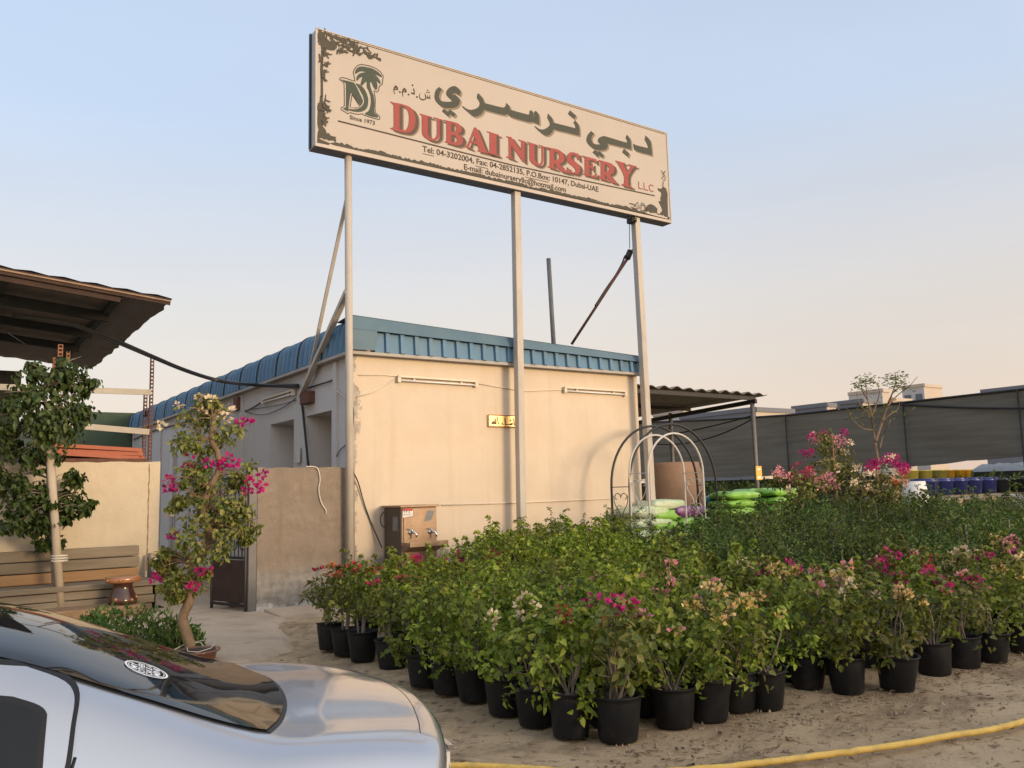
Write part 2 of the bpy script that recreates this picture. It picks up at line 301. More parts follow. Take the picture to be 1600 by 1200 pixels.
def catmull(P, n=8):
    P = [Vector(p) for p in P]; out = []
    for i in range(len(P)-1):
        a = P[max(i-1, 0)]; b = P[i]; c = P[i+1]; d = P[min(i+2, len(P)-1)]
        for k in range(n):
            t = k/n; out.append(.5*((2*b)+(c-a)*t+(2*a-5*b+4*c-d)*t*t+(3*b-a-3*c+d)*t**3))
    return out+[P[-1]]
def sag(a, b, drop, n=14):
    a = Vector(a); b = Vector(b)
    return [a.lerp(b, i/n)-Vector((0, 0, drop*4*(i/n)*(1-i/n))) for i in range(n+1)]
def flat(polys, thick=.002, holes=True):
    """filled outlines in the x,y plane -> mesh facing +z"""
    cu = bpy.data.curves.new('outline', 'CURVE'); cu.dimensions = '2D'; cu.fill_mode = 'BOTH'; cu.extrude = thick
    for p in polys:
        sp = cu.splines.new('POLY'); sp.points.add(len(p)-1); sp.use_cyclic_u = True
        for i, q in enumerate(p): sp.points[i].co = (q[0], q[1], 0, 1)
    return _conv(cu)
def _conv(cu):
    o = bpy.data.objects.new('tmp', cu); C.objects.link(o)
    dg = bpy.context.evaluated_depsgraph_get(); me = bpy.data.meshes.new_from_object(o.evaluated_get(dg))
    bpy.data.objects.remove(o); bpy.data.curves.remove(cu); return me
def text_mesh(s, bold=0.0, thick=.001, spacing=1.0, word=1.0):
    cu = bpy.data.curves.new('words', 'FONT'); cu.body = s; cu.size = 1; cu.offset = bold; cu.extrude = thick; cu.space_character = spacing; cu.space_word = word
    return _conv(cu)
def fit_text(me, x0, x1, y0, y1, slope=0.0):
    """stretch a word's mesh into a box (baseline y0, cap height y1)"""
    n = len(me.vertices); co = np.empty(n*3, np.float32); me.vertices.foreach_get('co', co); co = co.reshape(-1, 3)
    mn = co.min(0); mx = co.max(0); ch = .73
    co[:, 0] = x0+(co[:, 0]-mn[0])/(mx[0]-mn[0])*(x1-x0); co[:, 1] = y0+co[:, 1]/ch*(y1-y0)
    me.vertices.foreach_set('co', co.ravel()); me.update(); return me
def join_mesh(name, meshes):
    mb = MB()
    for me in meshes:
        mb.add([v.co for v in me.vertices], [tuple(p.vertices) for p in me.polygons])
    return mb
# ================================================================== GROUND
def build_ground():
    g = MB(); n = 120
    xs = np.concatenate([np.linspace(-600, -12, 14)[:-1], np.linspace(-12, 14, n), np.linspace(14, 900, 16)[1:]])
    ys = np.concatenate([np.linspace(-300, -14, 10)[:-1], np.linspace(-14, 8, n), np.linspace(8, 900, 16)[1:]])
    def hgt(x, y):
        if not (-11.5 < x < 13.5 and -13.5 < y < 7.5): return -.012
        return .012*math.sin(x*1.3+math.sin(y*.9)*1.2)+.009*math.sin(y*2.1+x*.7)+.006*math.sin(x*4.7+y*3.3)+random.uniform(-.004, .004)-.012
    vs = [(x, y, hgt(x, y)) for y in ys for x in xs]; w = len(xs)
    fs = [(j*w+i, j*w+i+1, (j+1)*w+i+1, (j+1)*w+i) for j in range(len(ys)-1) for i in range(w-1)]
    g.add(vs, fs, True)
    m, t, b = _new('sandy_ground'); N = t.nodes; L = t.links
    tc = N.new('ShaderNodeTexCoord')
    def noise(s, d=8, r=.65, vec=None, dist=0):
        k = N.new('ShaderNodeTexNoise'); k.inputs['Scale'].default_value = s; k.inputs['Detail'].default_value = d; k.inputs['Roughness'].default_value = r; k.inputs['Distortion'].default_value = dist
        L.new(vec or tc.outputs['Object'], k.inputs['Vector']); return k.outputs['Fac']
    def ramp(f, lo, hi, a=0, bb=1):
        k = N.new('ShaderNodeMapRange'); k.inputs[1].default_value = lo; k.inputs[2].default_value = hi; k.inputs[3].default_value = a; k.inputs[4].default_value = bb; L.new(f, k.inputs[0]); return k.outputs[0]
    def mixc(f, a, c):
        k = N.new('ShaderNodeMix'); k.data_type = 'RGBA'; L.new(f, k.inputs[0])
        if isinstance(a, tuple): k.inputs[6].default_value = (*a, 1)
        else: L.new(a, k.inputs[6])
        k.inputs[7].default_value = (*c, 1); return k.outputs[2]
    col = mixc(ramp(noise(.9), .35, .65), (.50, .355, .21), (.62, .465, .295))
    mp = N.new('ShaderNodeMapping'); mp.inputs['Scale'].default_value = (.85, 1.1, 1); mp.inputs['Rotation'].default_value = (0, 0, R(-14)); L.new(tc.outputs['Object'], mp.inputs[0])
    col = mixc(ramp(noise(1.6, 10, .75, mp.outputs[0], .6), .47, .66, 0, .8), col, (.20, .135, .08))    # damp, trodden soil
    col = mixc(ramp(noise(11, 6, .7, mp.outputs[0], .8), .55, .64, 0, .8), col, (.12, .08, .048))         # scattered litter
    col = mixc(ramp(noise(60, 3, .6), .64, .72, 0, .6), col, (.16, .11, .075))
    col = mixc(ramp(noise(38, 3, .6), .68, .74, 0, .5), col, (.62, .53, .42))                              # pale grit
    L.new(col, b.inputs['Base Color']); b.inputs['Roughness'].default_value = .95; b.inputs['Specular IOR Level'].default_value = .15
    bp = N.new('ShaderNodeBump'); bp.inputs['Strength'].default_value = .9; bp.inputs['Distance'].default_value = .05
    L.new(noise(14, 10, .75), bp.inputs['Height']); L.new(bp.outputs[0], b.inputs['Normal'])
    struct('ground', g, m)
build_ground()
def slab(name, px, z0, th, m):
    P = [gz(u, v, z0) for u, v in px]; n = len(P); b = MB()
    b.add([(p[0], p[1], z0) for p in P]+[(p[0], p[1], z0-th) for p in P], [tuple(range(n))]+[(i, n+i, n+(i+1) % n, (i+1) % n) for i in range(n)])
    return struct(name, b, m)
M['path'] = mat('pale_concrete_path', (.47, .36, .255), .9, var=.13, scale=1.6, bump=.3, bscale=30, stain=(.29, .215, .15), stain_scale=2.6, stain_amt=.7)
def build_path():
    pts = [(-6.5, 1.2), (-6.5, -1.9), (-4.2, -3.6), (-2.75, -3.55), (-2.15, -3.05), (-1.95, -2.55), (-1.75, -1.55), (-1.42, -.9), (-1.38, 14), (-2.3, 14), (-2.3, 1.2)]
    r2 = random.Random(3); out = []
    for i, p in enumerate(pts):
        q = pts[(i+1) % len(pts)]
        for k in range(6):
            t = k/6; out.append((p[0]+(q[0]-p[0])*t+(r2.uniform(-.04, .04) if 1 <= i <= 6 else 0), p[1]+(q[1]-p[1])*t+(r2.uniform(-.03, .03) if 1 <= i <= 6 else 0)))
    n = len(out); b = MB()
    b.add([(x, y, .028) for x, y in out]+[(x+(x+3.5)*.05, y+(y+1)*.02-.05, -.02) for x, y in out], [tuple(range(n))]+[(i, n+i, n+(i+1) % n, (i+1) % n) for i in range(n)])
    struct('path', b, 'path')
    # broken apron strip at the foot of the cement wall
    a = MB(); a.hexa([(-1.40, -.88, -.03), (.0, -.95, -.03), (.0, -.28, -.03), (-1.40, -.28, -.03), (-1.40, -.86, .03), (.0, -.93, .02), (.0, -.28, .06), (-1.40, -.28, .06)])
    struct('pavement', a, 'path')
build_path()

# ================================================================== OFFICE BUILDING
ZG, BL, BD = 3.597, 5.674, 22.6
bld = thing('single_storey_building', 'long cream single storey building with blue ribbed metal roof edge behind the big sign', 'building')
ya0, ya1 = gx(518, 690, 0)[1], gx(478, 690, 0)[1]
yb0, yb1 = gx(459, 690, 0)[1], gx(422, 690, 0)[1]
zo = gx(518, 641, 0)[2]
def build_building():
    b = MB()
    T = .22
    b.box(0, BL, 0, T, -.1, ZG+.15)                                 # front wall
    b.box(BL-T, BL, T+.002, BD, -.1, ZG+.15); b.box(T, BL-T-.002, BD-T, BD, -.1, ZG+.15)
    o = obj('front_wall', b, 'wall', bld)
    s = MB()
    for y0, y1 in ((T+.002, ya0), (ya1, yb0), (yb1, BD)): s.box(0, T, y0, y1, -.1, ZG+.15)
    for y0, y1 in ((ya0, ya1), (yb0, yb1)): s.box(0, T, y0, y1, zo, ZG+.15)
    # corner return painted like the side, shallow pilasters and downpipes
    s.box(-.03, -.001, -.0, .16, 0, ZG-.05)
    for y in (ya0-.28, yb1+1.6, yb1+3.4, yb1+5.6, yb1+8.5, yb1+12): s.box(-.05, -.001, y, y+.12, 0, ZG-.05)
    obj('side_wall', s, 'wall_white', bld)
    for i, (y0, y1, mm) in enumerate(((ya0, ya1, 'brown_pot'), (yb0, yb1, 'wall_white'))):
        j = MB(); D = .62
        j.box(T+.001, D, y1, y1+.03, 0, zo); j.box(T+.001, D, y0-.03, y0, 0, zo); j.box(T+.001, D, y0, y1, zo, zo+.03)
        d = obj('doorway', j, 'wall_white', bld)
        k = MB(); k.box(D-.10, D-.05, y0+.02, y1-.02, 0, zo-.02); obj('door_leaf', k, mm, d)
    # gutter
    g = MB(); g.box(-.10, BL+.10, -.13, -.02, ZG-.02, ZG+.025); g.box(-.13, -.02, -.02, BD, ZG-.02, ZG+.025)
    g.box(-.02, .3, .3, BD, ZG+.026, ZG+.05)
    obj('gutter', g, 'gutter', bld)
    # roof: ribbed skirt on the long side that curves over into a low pitched roof
    zl, zr = gy(560, 492, -.15)[2], gy(1000, 556, -.15)[2]
    H = zl-ZG
    prof = [(-.10, ZG+.03), (-.085, ZG+.20), (-.06, ZG+.36)]
    for k in range(1, 8):
        a = k/7*R(86); prof.append((-.06+.30*(1-math.cos(a)), ZG+.36+(H-.36)*math.sin(a)))
    prof += [(1.2, zl-.06), (3.0, (zl+zr)/2-.06), (BL+.12, zr+.02)]
    m = MB(); ys = []; y = .02
    pit = .21
    while y < BD+.1:
        ys += [(y, 0), (y+pit*.62, 0), (y+pit*.70, .035), (y+pit*.92, .035)]; y += pit
    vs = []
    for yy, rb in ys:
        for i, (x, z) in enumerate(prof):
            a, c = prof[max(i-1, 0)], prof[min(i+1, len(prof)-1)]; t = Vector((c[0]-a[0], c[1]-a[1])).normalized()
            vs.append((x-t.y*rb, yy, z+t.x*rb))
    w = len(prof)
    m.add(vs, [(j*w+i, j*w+i+1, (j+1)*w+i+1, (j+1)*w+i) for j in range(len(ys)-1) for i in range(w-1)])
    obj('ribbed_roof', m, 'blue', bld)
    se = MB()   # dark lap seams between sheets
    for k in range(0, 22):
        yy = .9+k*1.05
        pts = [(x-.042 if i < 3 else x-.02, z+(.0 if i < 3 else .035)) for i, (x, z) in enumerate(prof[:11])]
        for i in range(len(pts)-1): se.bar((pts[i][0], yy, pts[i][1]), (pts[i+1][0], yy, pts[i+1][1]), .02, .012, up=(0, 1, 0))
    obj('sheet_seam', se, 'shed_dark', bld)
    # front skirt: ribbed sheet below, flat flashing above
    yF = -.14; n = 24; m = MB(); pts = []
    x = .30
    while x < BL+.06:
        p = .247; pts += [(x, 0), (x+p*.62, 0), (x+p*.68, .045), (x+p*.94, .045)]; x += p
    pts = [(min(q, BL+.1), d) for q, d in pts]
    zt = lambda x: zl+(zr-zl)*x/BL
    zm = lambda x: ZG+.04+(zt(x)-ZG)*.56
    vs = [(q, yF+.03-d, ZG+.03) for q, d in pts]+[(q, yF+.05-d, zm(q)) for q, d in pts]; k = len(pts)
    m.add(vs, [(i, i+1, k+i+1, k+i) for i in range(k-1)]); obj('ribbed_skirt', m, 'blue', bld)
    m = MB()
    def quad(a, bq, c, d, th=.012): m.hexa([a, bq, (bq[0], bq[1]+th, bq[2]), (a[0], a[1]+th, a[2]), d, c, (c[0], c[1]+th, c[2]), (d[0], d[1]+th, d[2])])
    nx = 12
    for i in range(nx):
        xa, xb = -.10+(BL+.2)*i/nx+.0, -.10+(BL+.2)*(i+1)/nx
        quad((xa, yF-.035, zm(xa)-.01), (xb, yF-.035, zm(xb)-.01), (xb, yF+.03, zt(xb)), (xa, yF+.03, zt(xa)))
    m.hexa([(-.10, yF-.034, ZG+.035), (.27, yF-.034, ZG+.045), (.27, yF-.02, ZG+.045), (-.10, yF-.02, ZG+.035), (-.10, yF-.034, zm(0)-.012), (.31, yF-.034, zm(.3)-.012), (.31, yF-.02, zm(.3)-.012), (-.10, yF-.02, zm(0)-.012)])
    m.add([(-.10, yF+.02, zt(0)), (BL+.1, yF+.02, zt(BL)), (BL+.1, .6, zt(BL)+.02), (-.02, .6, zt(0)+.01)], [(0, 1, 2, 3)])
    m.add([(-.105, yF-.03, ZG+.06), (-.105, .03, ZG+.06), (-.075, .03, zt(0)-.12), (-.07, yF+.02, zt(0)), (-.105, yF-.034, zm(0))], [(0, 1, 2, 3, 4)])
    m.add([(BL+.1, yF-.03, ZG+.06), (BL+.1, .6, ZG+.06), (BL+.1, .6, zt(BL)+.02), (BL+.1, yF+.02, zt(BL))], [(0, 1, 2, 3)])
    obj('flat_flashing', m, 'blue_dull', bld)
    q = MB(); p0 = gy(857, 404, 1.6); p1 = gy(866, 536, 1.6)
    q.tube([p0, (p1[0], p1[1], p1[2]-.5)], .045, 12); obj('vent_pipe', q, 'bags_grey', bld)
    # thin conduits fixed on the front wall
    for pts, rr in (([(557, 620), (580, 613), (615, 592)], .012), ([(746, 599), (775, 604), (806, 609), (822, 611), (850, 610), (882, 609)], .008), ([(690, 789), (820, 785), (955, 779)], .012), ([(560, 586), (600, 586), (622, 588)], .007)):
        obj('conduit', MB().tube([gy(u, v, -.013) for u, v in pts], rr, 6), 'tube_light', bld)
build_building()

def wall_lamp(a, b, label, y=None, x=None):
    A, B = (Vector(gy(*a, -.05)), Vector(gy(*b, -.05))) if x is None else (Vector(gx(*a, -.05)), Vector(gx(*b, -.05)))
    mid = (A+B)/2; t = thing('wall_lamp', label, 'lamp', mid)
    d = (B-A)/2
    m = MB(); m.bar(-d+Vector((0, 0, .03)), d+Vector((0, 0, .03)), .05, .03); m.bar(-d-d.normalized()*.01-Vector((0, 0, .02)), -d+d.normalized()*.04-Vector((0, 0, .02)), .05, .08); m.bar(d-d.normalized()*.04-Vector((0, 0, .02)), d+d.normalized()*.01-Vector((0, 0, .02)), .05, .08)
    obj('casing', m, 'tube_light', t)
    m = MB(); m.tube([-d*.96-Vector((0, 0, .03)), d*.96-Vector((0, 0, .03))], .014, 8); obj('tube', m, 'white_pot', t)
    m = MB(); k = Vector((0, .025, 0)) if x is None else Vector((.025, 0, 0)); m.bar(-d*.6+k*.2, -d*.6+k*2.2, .03); m.bar(d*.6+k*.2, d*.6+k*2.2, .03); obj('bracket', m, 'tube_light', t)
wall_lamp((622, 591), (745, 599), 'pale tube lamp on the cream front wall between the left and middle sign poles')
wall_lamp((882, 608), (978, 614), 'pale tube lamp on the cream front wall between the middle and right sign poles')
wall_lamp((410, 627), (459, 612), 'grey tube lamp on the shaded side wall above the doorway', x=0)

# wall plaque with calligraphy
def build_plaque():
    a, b = gy(761, 648, 0), gy(812, 668, 0); x0, x1, z0, z1 = a[0], gy(812, 650, 0)[0], gy(761, 667, 0)[2], gy(761, 648, 0)[2]
    t = thing('wall_plaque', 'small gold plaque with calligraphy half hidden by the middle sign pole', 'plaque', (x0, 0, z0))
    w, h = x1-x0, z1-z0
    m = MB(); m.box(0, w, -.03, -.001, 0, h); bevel(obj('plate', m, 'gold', t), .012)
    m = MB()
    for q in ((0, w, 0, .014), (0, w, h-.014, h), (0, .014, .0145, h-.0145), (w-.014, w, .0145, h-.0145)): m.box(q[0], q[1], -.036, -.0305, q[2], q[3])
    obj('rim', m, 'rust_light', t)
    def G(pts): return [((u-325)/760*w, (600-v)/325*h) for u, v in pts]
    P = [G(p) for p in ([(395, 500), (430, 450), (440, 460), (450, 430), (455, 480), (470, 480), (462, 400), (478, 400), (482, 480), (492, 480), (492, 355), (508, 350), (512, 525), (395, 525)],
        [(528, 340), (545, 330), (558, 505), (578, 510), (578, 528), (545, 528)], [(615, 520), (640, 500), (630, 490), (650, 470), (655, 480), (645, 492), (660, 510), (680, 520), (680, 530), (615, 530)],
        [(700, 355), (718, 345), (722, 515), (810, 520), (830, 500), (850, 490), (890, 475), (885, 540), (710, 540)], [(840, 390), (855, 410), (865, 425), (845, 435), (820, 420)],
        [(905, 360), (925, 345), (932, 520), (1005, 525), (1020, 490), (1048, 485), (1052, 550), (915, 548)], [(335, 405), (360, 400), (358, 408), (337, 412)], [(418, 350), (440, 355), (440, 362), (420, 360)])]
    o = obj('calligraphy', flat(P, .002), 'black_print', t, (0, -.034, 0)); o.rotation_euler = (R(90), 0, 0)
build_plaque()

# ================================================================== SIGN
YS = -.382; YP = -.273
sign = thing('shop_sign', 'large nursery sign board with red and green lettering raised on three tall poles', 'sign')
SX0, SX1, SZ0, SZ1 = gy(492.5, 43, YS)[0], gy(1042, 207, YS)[0], gy(491.6, 228, YS)[2], gy(493, 43, YS)[2]
SZ0 = (gy(491.6, 228, YS)[2]+gy(1045, 348, YS)[2])/2; SZ1 = (gy(493, 43, YS)[2]+gy(1041, 207, YS)[2])/2
def S(u, v): P = gy(u, v, YS); return (P[0], P[2])
def T(crop, pts):
    ox, oy, s = {'A': (670, 120, 13.333), 'B': (760, 140, 10), 'C': (900, 190, 11.43), 'D': (605, 120, 20), 'E': (600, 150, 8), 'F': (780, 190, 5.714), 'G': (480, 40, 13.333), 'H': (480, 150, 12), 'L': (520, 90, 10), 'K': (960, 250, 10.91)}[crop]
    return [S(ox+u/s, oy+v/s) for u, v in pts]
def smooth_poly(p, n=3):
    q = [Vector((a[0], a[1], 0)) for a in p]; out = []; k = len(q)
    for i in range(k):
        a, b, c, d = q[i-1], q[i], q[(i+1) % k], q[(i+2) % k]
        # keep corners crisp
        def ang(x, y, z):
            e, f = (y-x), (z-y); return e.angle(f, 0) if e.length > 1e-9 and f.length > 1e-9 else 0
        cb, cc = ang(a, b, c) > .75, ang(b, c, d) > .75
        ta = Vector((0, 0, 0)) if cb else (c-a)*.5; td = Vector((0, 0, 0)) if cc else (d-b)*.5
        if cb and cc: out.append((b.x, b.y)); continue
        if cb: ta = (c-b)*.7
        if cc: td = (c-b)*.7
        for j in range(n):
            t = j/n; h = (2*t**3-3*t*t+1)*b+(t**3-2*t*t+t)*ta+(-2*t**3+3*t*t)*c+(t**3-t*t)*td
            out.append((h.x, h.y))
    return out
def on_sign(name, polys, m, lift, smooth=True, dx=0, dz=0, th=.001):
    P = [[(x+dx, z+dz) for x, z in (smooth_poly(p) if smooth else p)] for p in polys]
    o = obj(name, flat(P, th), m, sign, (0, YS-lift, 0)); o.rotation_euler = (R(90), 0, 0); return o
def stroke_poly(pts, w):
    """ribbon along a polyline in the sign plane"""
    L = []; Rr = []
    for i, p in enumerate(pts):
        a = Vector(pts[max(i-1, 0)]); b = Vector(pts[min(i+1, len(pts)-1)]); d = (b-a); d = d.normalized() if d.length > 0 else Vector((1, 0)); n = Vector((-d.y, d.x))
        ww = w[i] if hasattr(w, '__len__') else w
        L.append((p[0]+n.x*ww/2, p[1]+n.y*ww/2)); Rr.append((p[0]-n.x*ww/2, p[1]-n.y*ww/2))
    return L+Rr[::-1]
def strokes_on_sign(name, lines, m, lift, w):
    mb = MB()
    for k_, ln in enumerate(lines):
        ww = w; lift += .00005
        if isinstance(ln, tuple): ln, ww = ln
        p = stroke_poly(ln, ww); n = len(ln)
        mb.add([(x, YS-lift, z) for x, z in p], [(i, i+1, 2*n-2-i, 2*n-1-i) for i in range(n-1)])
    return obj(name, mb, m, sign)
def build_sign():
    yb = YS+.235
    b = MB(); b.box(SX0+.02, SX1-.02, YS+.006, yb, SZ0+.03, SZ1-.012); obj('sign_box', b, 'sign_side', sign)
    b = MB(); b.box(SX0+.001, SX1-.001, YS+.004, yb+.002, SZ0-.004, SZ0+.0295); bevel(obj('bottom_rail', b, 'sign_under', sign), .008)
    b = MB(); b.box(SX0+.03, SX1-.03, YS, YS+.0055, SZ0+.05, SZ1-.02); obj('sign_face', b, 'sign_face', sign)
    b = MB(); f = .032
    b.box(SX0, SX1, YS-.012, YS+.003, SZ0, SZ0+f*1.6); b.box(SX0, SX1, YS-.012, YS+.003, SZ1-f*.6, SZ1)
    b.box(SX0, SX0+f, YS-.012, YS+.003, SZ0+f*1.6+.001, SZ1-f*.6-.001); b.box(SX1-f*.8, SX1, YS-.012, YS+.003, SZ0+f*1.6+.001, SZ1-f*.6-.001)
    bevel(obj('frame', b, 'sign_frame', sign), .005)
    b = MB(); b.box(SX0-.004, SX0+.0195, yb-.05, yb+.003, SZ0+.031, SZ1-.005); obj('back_edge', b, 'black_metal', sign)
    # ---- poles and braces
    pl = [(540, 252, 547, 886), (806, 310, 815, 815), (993, 347, 1020, 830)]
    hw = (.055, .062, .062)
    for i, (u0, v0, u1, v1) in enumerate(pl):
        p0 = gy(u0+(4 if i == 0 else 0), v0, YP); p1 = gy(u1, v1, YP); d = p1-p0; foot = p0+d*((-.05-p0[2])/d[2]); top = p0+d*((SZ0-p0[2])/d[2])
        m = MB()
        if i == 0: m.tube([foot, top], hw[i], 20)
        else: m.bar(foot, top, .125, .125, up=(0, 1, 0))
        o = obj('pole', m, 'pole', sign)
        if i: bevel(o, .012)
    pole_l = lambda v: gy(541+6*(v-252)/634, v, YP)
    end = gx(470, 618, -.08)
    m = MB(); m.bar(pole_l(455), end, .09, .07); bevel(obj('brace', m, 'pole', sign), .006)
    m = MB(); m.bar(pole_l(312), gx(482, 590, -.10), .05, .04); obj('brace', m, 'pole', sign)
    e = Vector(gx(478, 622, -.07)); m = MB(); m.box(e.x-.05, e.x+.068, e.y-.22, e.y+.16, e.z-.10, e.z+.10); bevel(obj('brace_bracket', m, 'rust', sign), .01)
    m = MB(); m.tube([gy(991, 388, YP+.07), gy(893, 538, .9)], .028, 8); obj('brace', m, 'rust', sign)
    m = MB(); m.tube(catmull([gy(u, v, .2) for u, v in ((984, 398), (977, 400), (972, 412), (962, 430), (948, 450), (930, 478))]), .018, 6); m.tube([gy(985, 392, -.12), gy(980, 404, -.1)], .06, 8); obj('cable_bundle', m, 'cable', sign)
    # ---- red lettering
    E_ = [[(70, 70), (118, 84), (200, 98), (300, 130), (352, 172), (386, 245), (390, 330), (372, 405), (322, 452), (262, 460), (150, 438), (72, 405), (105, 393), (120, 372), (118, 112), (95, 92)],
          [(443, 220), (603, 266), (600, 276), (545, 266), (545, 460), (556, 500), (580, 525), (615, 535), (645, 515), (658, 470), (658, 290), (622, 278), (620, 266), (735, 301), (730, 310), (692, 300), (692, 490), (672, 540), (630, 560), (585, 557), (520, 530), (485, 490), (472, 440), (472, 247), (447, 228)],
          [(733, 298), (860, 325), (930, 350), (965, 390), (968, 430), (945, 462), (905, 474), (958, 492), (986, 540), (976, 590), (940, 618), (880, 615), (748, 575), (768, 568), (778, 550), (778, 320), (740, 306)],
          [(1125, 394), (1168, 425), (1275, 690), (1300, 712), (1295, 722), (1165, 690), (1170, 680), (1185, 670), (1160, 605), (1080, 585), (1060, 640), (1095, 660), (1095, 668), (1000, 635), (1030, 618), (1050, 590)],
          [(1283, 440), (1435, 488), (1430, 500), (1402, 492), (1402, 722), (1435, 745), (1430, 755), (1285, 713), (1290, 705), (1318, 690), (1318, 465), (1285, 450)]]
    Eh = [[(190, 118), (245, 135), (292, 180), (312, 262), (300, 375), (268, 430), (190, 420)], [(838, 345), (885, 362), (905, 405), (892, 448), (838, 450)], [(838, 488), (888, 498), (912, 545), (898, 583), (838, 578)], [(1090, 562), (1152, 578), (1120, 495)]]
    B_ = [[(300, 728), (385, 745), (540, 960), (540, 812), (500, 792), (498, 780), (612, 817), (620, 830), (590, 822), (590, 1140), (570, 1135), (385, 872), (385, 1062), (440, 1095), (430, 1102), (310, 1060), (305, 1050), (345, 1040), (345, 792), (325, 750)],
          [(630, 815), (800, 868), (795, 880), (750, 867), (750, 1080), (765, 1120), (800, 1160), (830, 1160), (855, 1130), (860, 1090), (860, 892), (815, 874), (812, 862), (935, 902), (930, 912), (890, 902), (890, 1110), (870, 1170), (830, 1195), (780, 1190), (720, 1160), (680, 1110), (670, 1060), (670, 842), (640, 827)]]
    F_ = [[(418, 228), (520, 250), (565, 278), (580, 322), (570, 358), (535, 378), (580, 430), (616, 455), (612, 463), (565, 450), (535, 433), (490, 372), (487, 372), (487, 410), (515, 425), (512, 432), (432, 408), (435, 400), (450, 393), (450, 247), (420, 236)],
          [(708, 295), (713, 345), (700, 345), (685, 312), (660, 295), (640, 302), (640, 325), (660, 348), (705, 383), (722, 420), (715, 455), (690, 474), (650, 470), (625, 457), (615, 464), (603, 460), (602, 410), (614, 412), (630, 438), (660, 456), (680, 445), (676, 425), (650, 397), (615, 370), (600, 340), (606, 302), (630, 277), (665, 276), (690, 287), (698, 283)],
          [(735, 302), (865, 338), (868, 375), (858, 375), (840, 352), (800, 342), (800, 395), (818, 397), (826, 378), (836, 378), (836, 440), (827, 440), (818, 414), (800, 410), (800, 474), (840, 483), (862, 462), (872, 465), (868, 506), (745, 474), (748, 466), (762, 460), (762, 323), (737, 311)],
          [(885, 343), (985, 370), (1016, 390), (1028, 428), (1015, 460), (985, 475), (1020, 520), (1050, 548), (1045, 556), (1005, 545), (980, 528), (941, 472), (938, 472), (938, 510), (970, 525), (968, 533), (885, 508), (890, 500), (905, 493), (905, 365), (888, 353)],
          [(1037, 348), (1125, 372), (1122, 380), (1105, 380), (1142, 450), (1172, 402), (1150, 390), (1152, 380), (1224, 400), (1220, 410), (1200, 410), (1152, 482), (1152, 570), (1188, 586), (1185, 595), (1090, 570), (1092, 561), (1112, 553), (1112, 482), (1060, 382), (1040, 358)]]
    Fh = [[(487, 265), (520, 277), (536, 312), (525, 343), (487, 348)], [(938, 381), (965, 391), (981, 420), (970, 445), (938, 450)]]
    red = [T('E', p) for p in E_+Eh]+[T('B', p) for p in B_]+[T('F', p) for p in F_+Fh]
    on_sign('red_lettering_shade', red, 'ink_olive', .0035, dx=.078, dz=-.034)
    on_sign('red_lettering_shade', red, 'ink_shadow', .0055, dx=.056, dz=-.024)
    on_sign('red_lettering', red, 'ink_red', .0080)
    # ---- Arabic lettering
    yeh = [(210, 215), (280, 265), (240, 310), (214, 380), (214, 450), (250, 505), (340, 522), (440, 520), (490, 500), (430, 450), (380, 400), (362, 350), (375, 290), (430, 225), (510, 195), (570, 210), (630, 260), (660, 310), (655, 350), (630, 402), (585, 352), (540, 342), (475, 370), (550, 385), (620, 440), (645, 490), (640, 550), (600, 610), (540, 645), (460, 655), (350, 655), (260, 620), (180, 550), (135, 490), (118, 410), (130, 320), (160, 260)]
    yd = [(305, 670), (400, 725), (430, 680), (562, 775), (525, 838), (448, 785), (405, 832), (275, 720)]
    seen = T('A', [(1030, 345), (1090, 410), (1130, 480), (1150, 545), (1200, 560)])+T('B', [(240, 280), (285, 270), (300, 250), (310, 210), (360, 260), (365, 310), (400, 325), (640, 390), (670, 380), (675, 340), (690, 320), (725, 350), (738, 428), (748, 425), (740, 365), (765, 330), (808, 380), (822, 460), (822, 550), (720, 507), (690, 512), (600, 495), (400, 435), (340, 395), (325, 378), (290, 400), (220, 385)])+T('A', [(1480, 780), (1150, 690), (1130, 730), (1080, 790), (990, 830), (920, 820), (840, 760), (690, 625), (705, 610), (790, 670), (880, 690), (980, 665), (1040, 620), (1060, 560), (1040, 500), (1000, 440), (1010, 370)])
    noon = [(960, 375), (1010, 430), (1035, 480), (1042, 517), (1390, 605), (1385, 560), (1360, 520), (1380, 480), (1430, 540), (1450, 620), (1452, 722), (1042, 622), (1030, 660), (980, 710), (930, 720), (870, 690), (810, 640), (748, 575), (760, 570), (820, 615), (880, 625), (940, 600), (985, 560), (990, 520), (970, 480), (950, 440)]
    ndot = [(1305, 325), (1400, 410), (1370, 462), (1272, 380)]
    beh = [(268, 172), (320, 215), (282, 270), (272, 320), (287, 370), (340, 405), (440, 408), (400, 370), (390, 335), (410, 290), (480, 262), (540, 270), (890, 375), (910, 368), (905, 330), (885, 290), (905, 235), (950, 290), (975, 360), (982, 502), (850, 465), (558, 392), (565, 440), (545, 490), (490, 512), (420, 515), (340, 500), (270, 455), (210, 395), (185, 330), (195, 270), (225, 215)]
    bd = [(330, 510), (388, 545), (415, 528), (500, 605), (470, 645), (415, 605), (385, 635), (295, 550)]; bd2 = [(855, 487), (952, 572), (930, 636), (823, 545)]
    dal = [(1240, 250), (1300, 310), (1335, 390), (1355, 605), (1080, 530), (1030, 470), (1020, 395), (1080, 425), (1285, 475), (1275, 420), (1225, 325)]
    ar = [T('A', yeh), T('A', yd), seen, T('B', noon), T('B', ndot), T('C', beh), T('C', bd), T('C', bd2), T('C', dal)]
    on_sign('green_lettering_shade', ar, 'ink_olive', .0035, dx=.035, dz=-.02)
    on_sign('green_lettering', ar, 'ink_green', .0060)
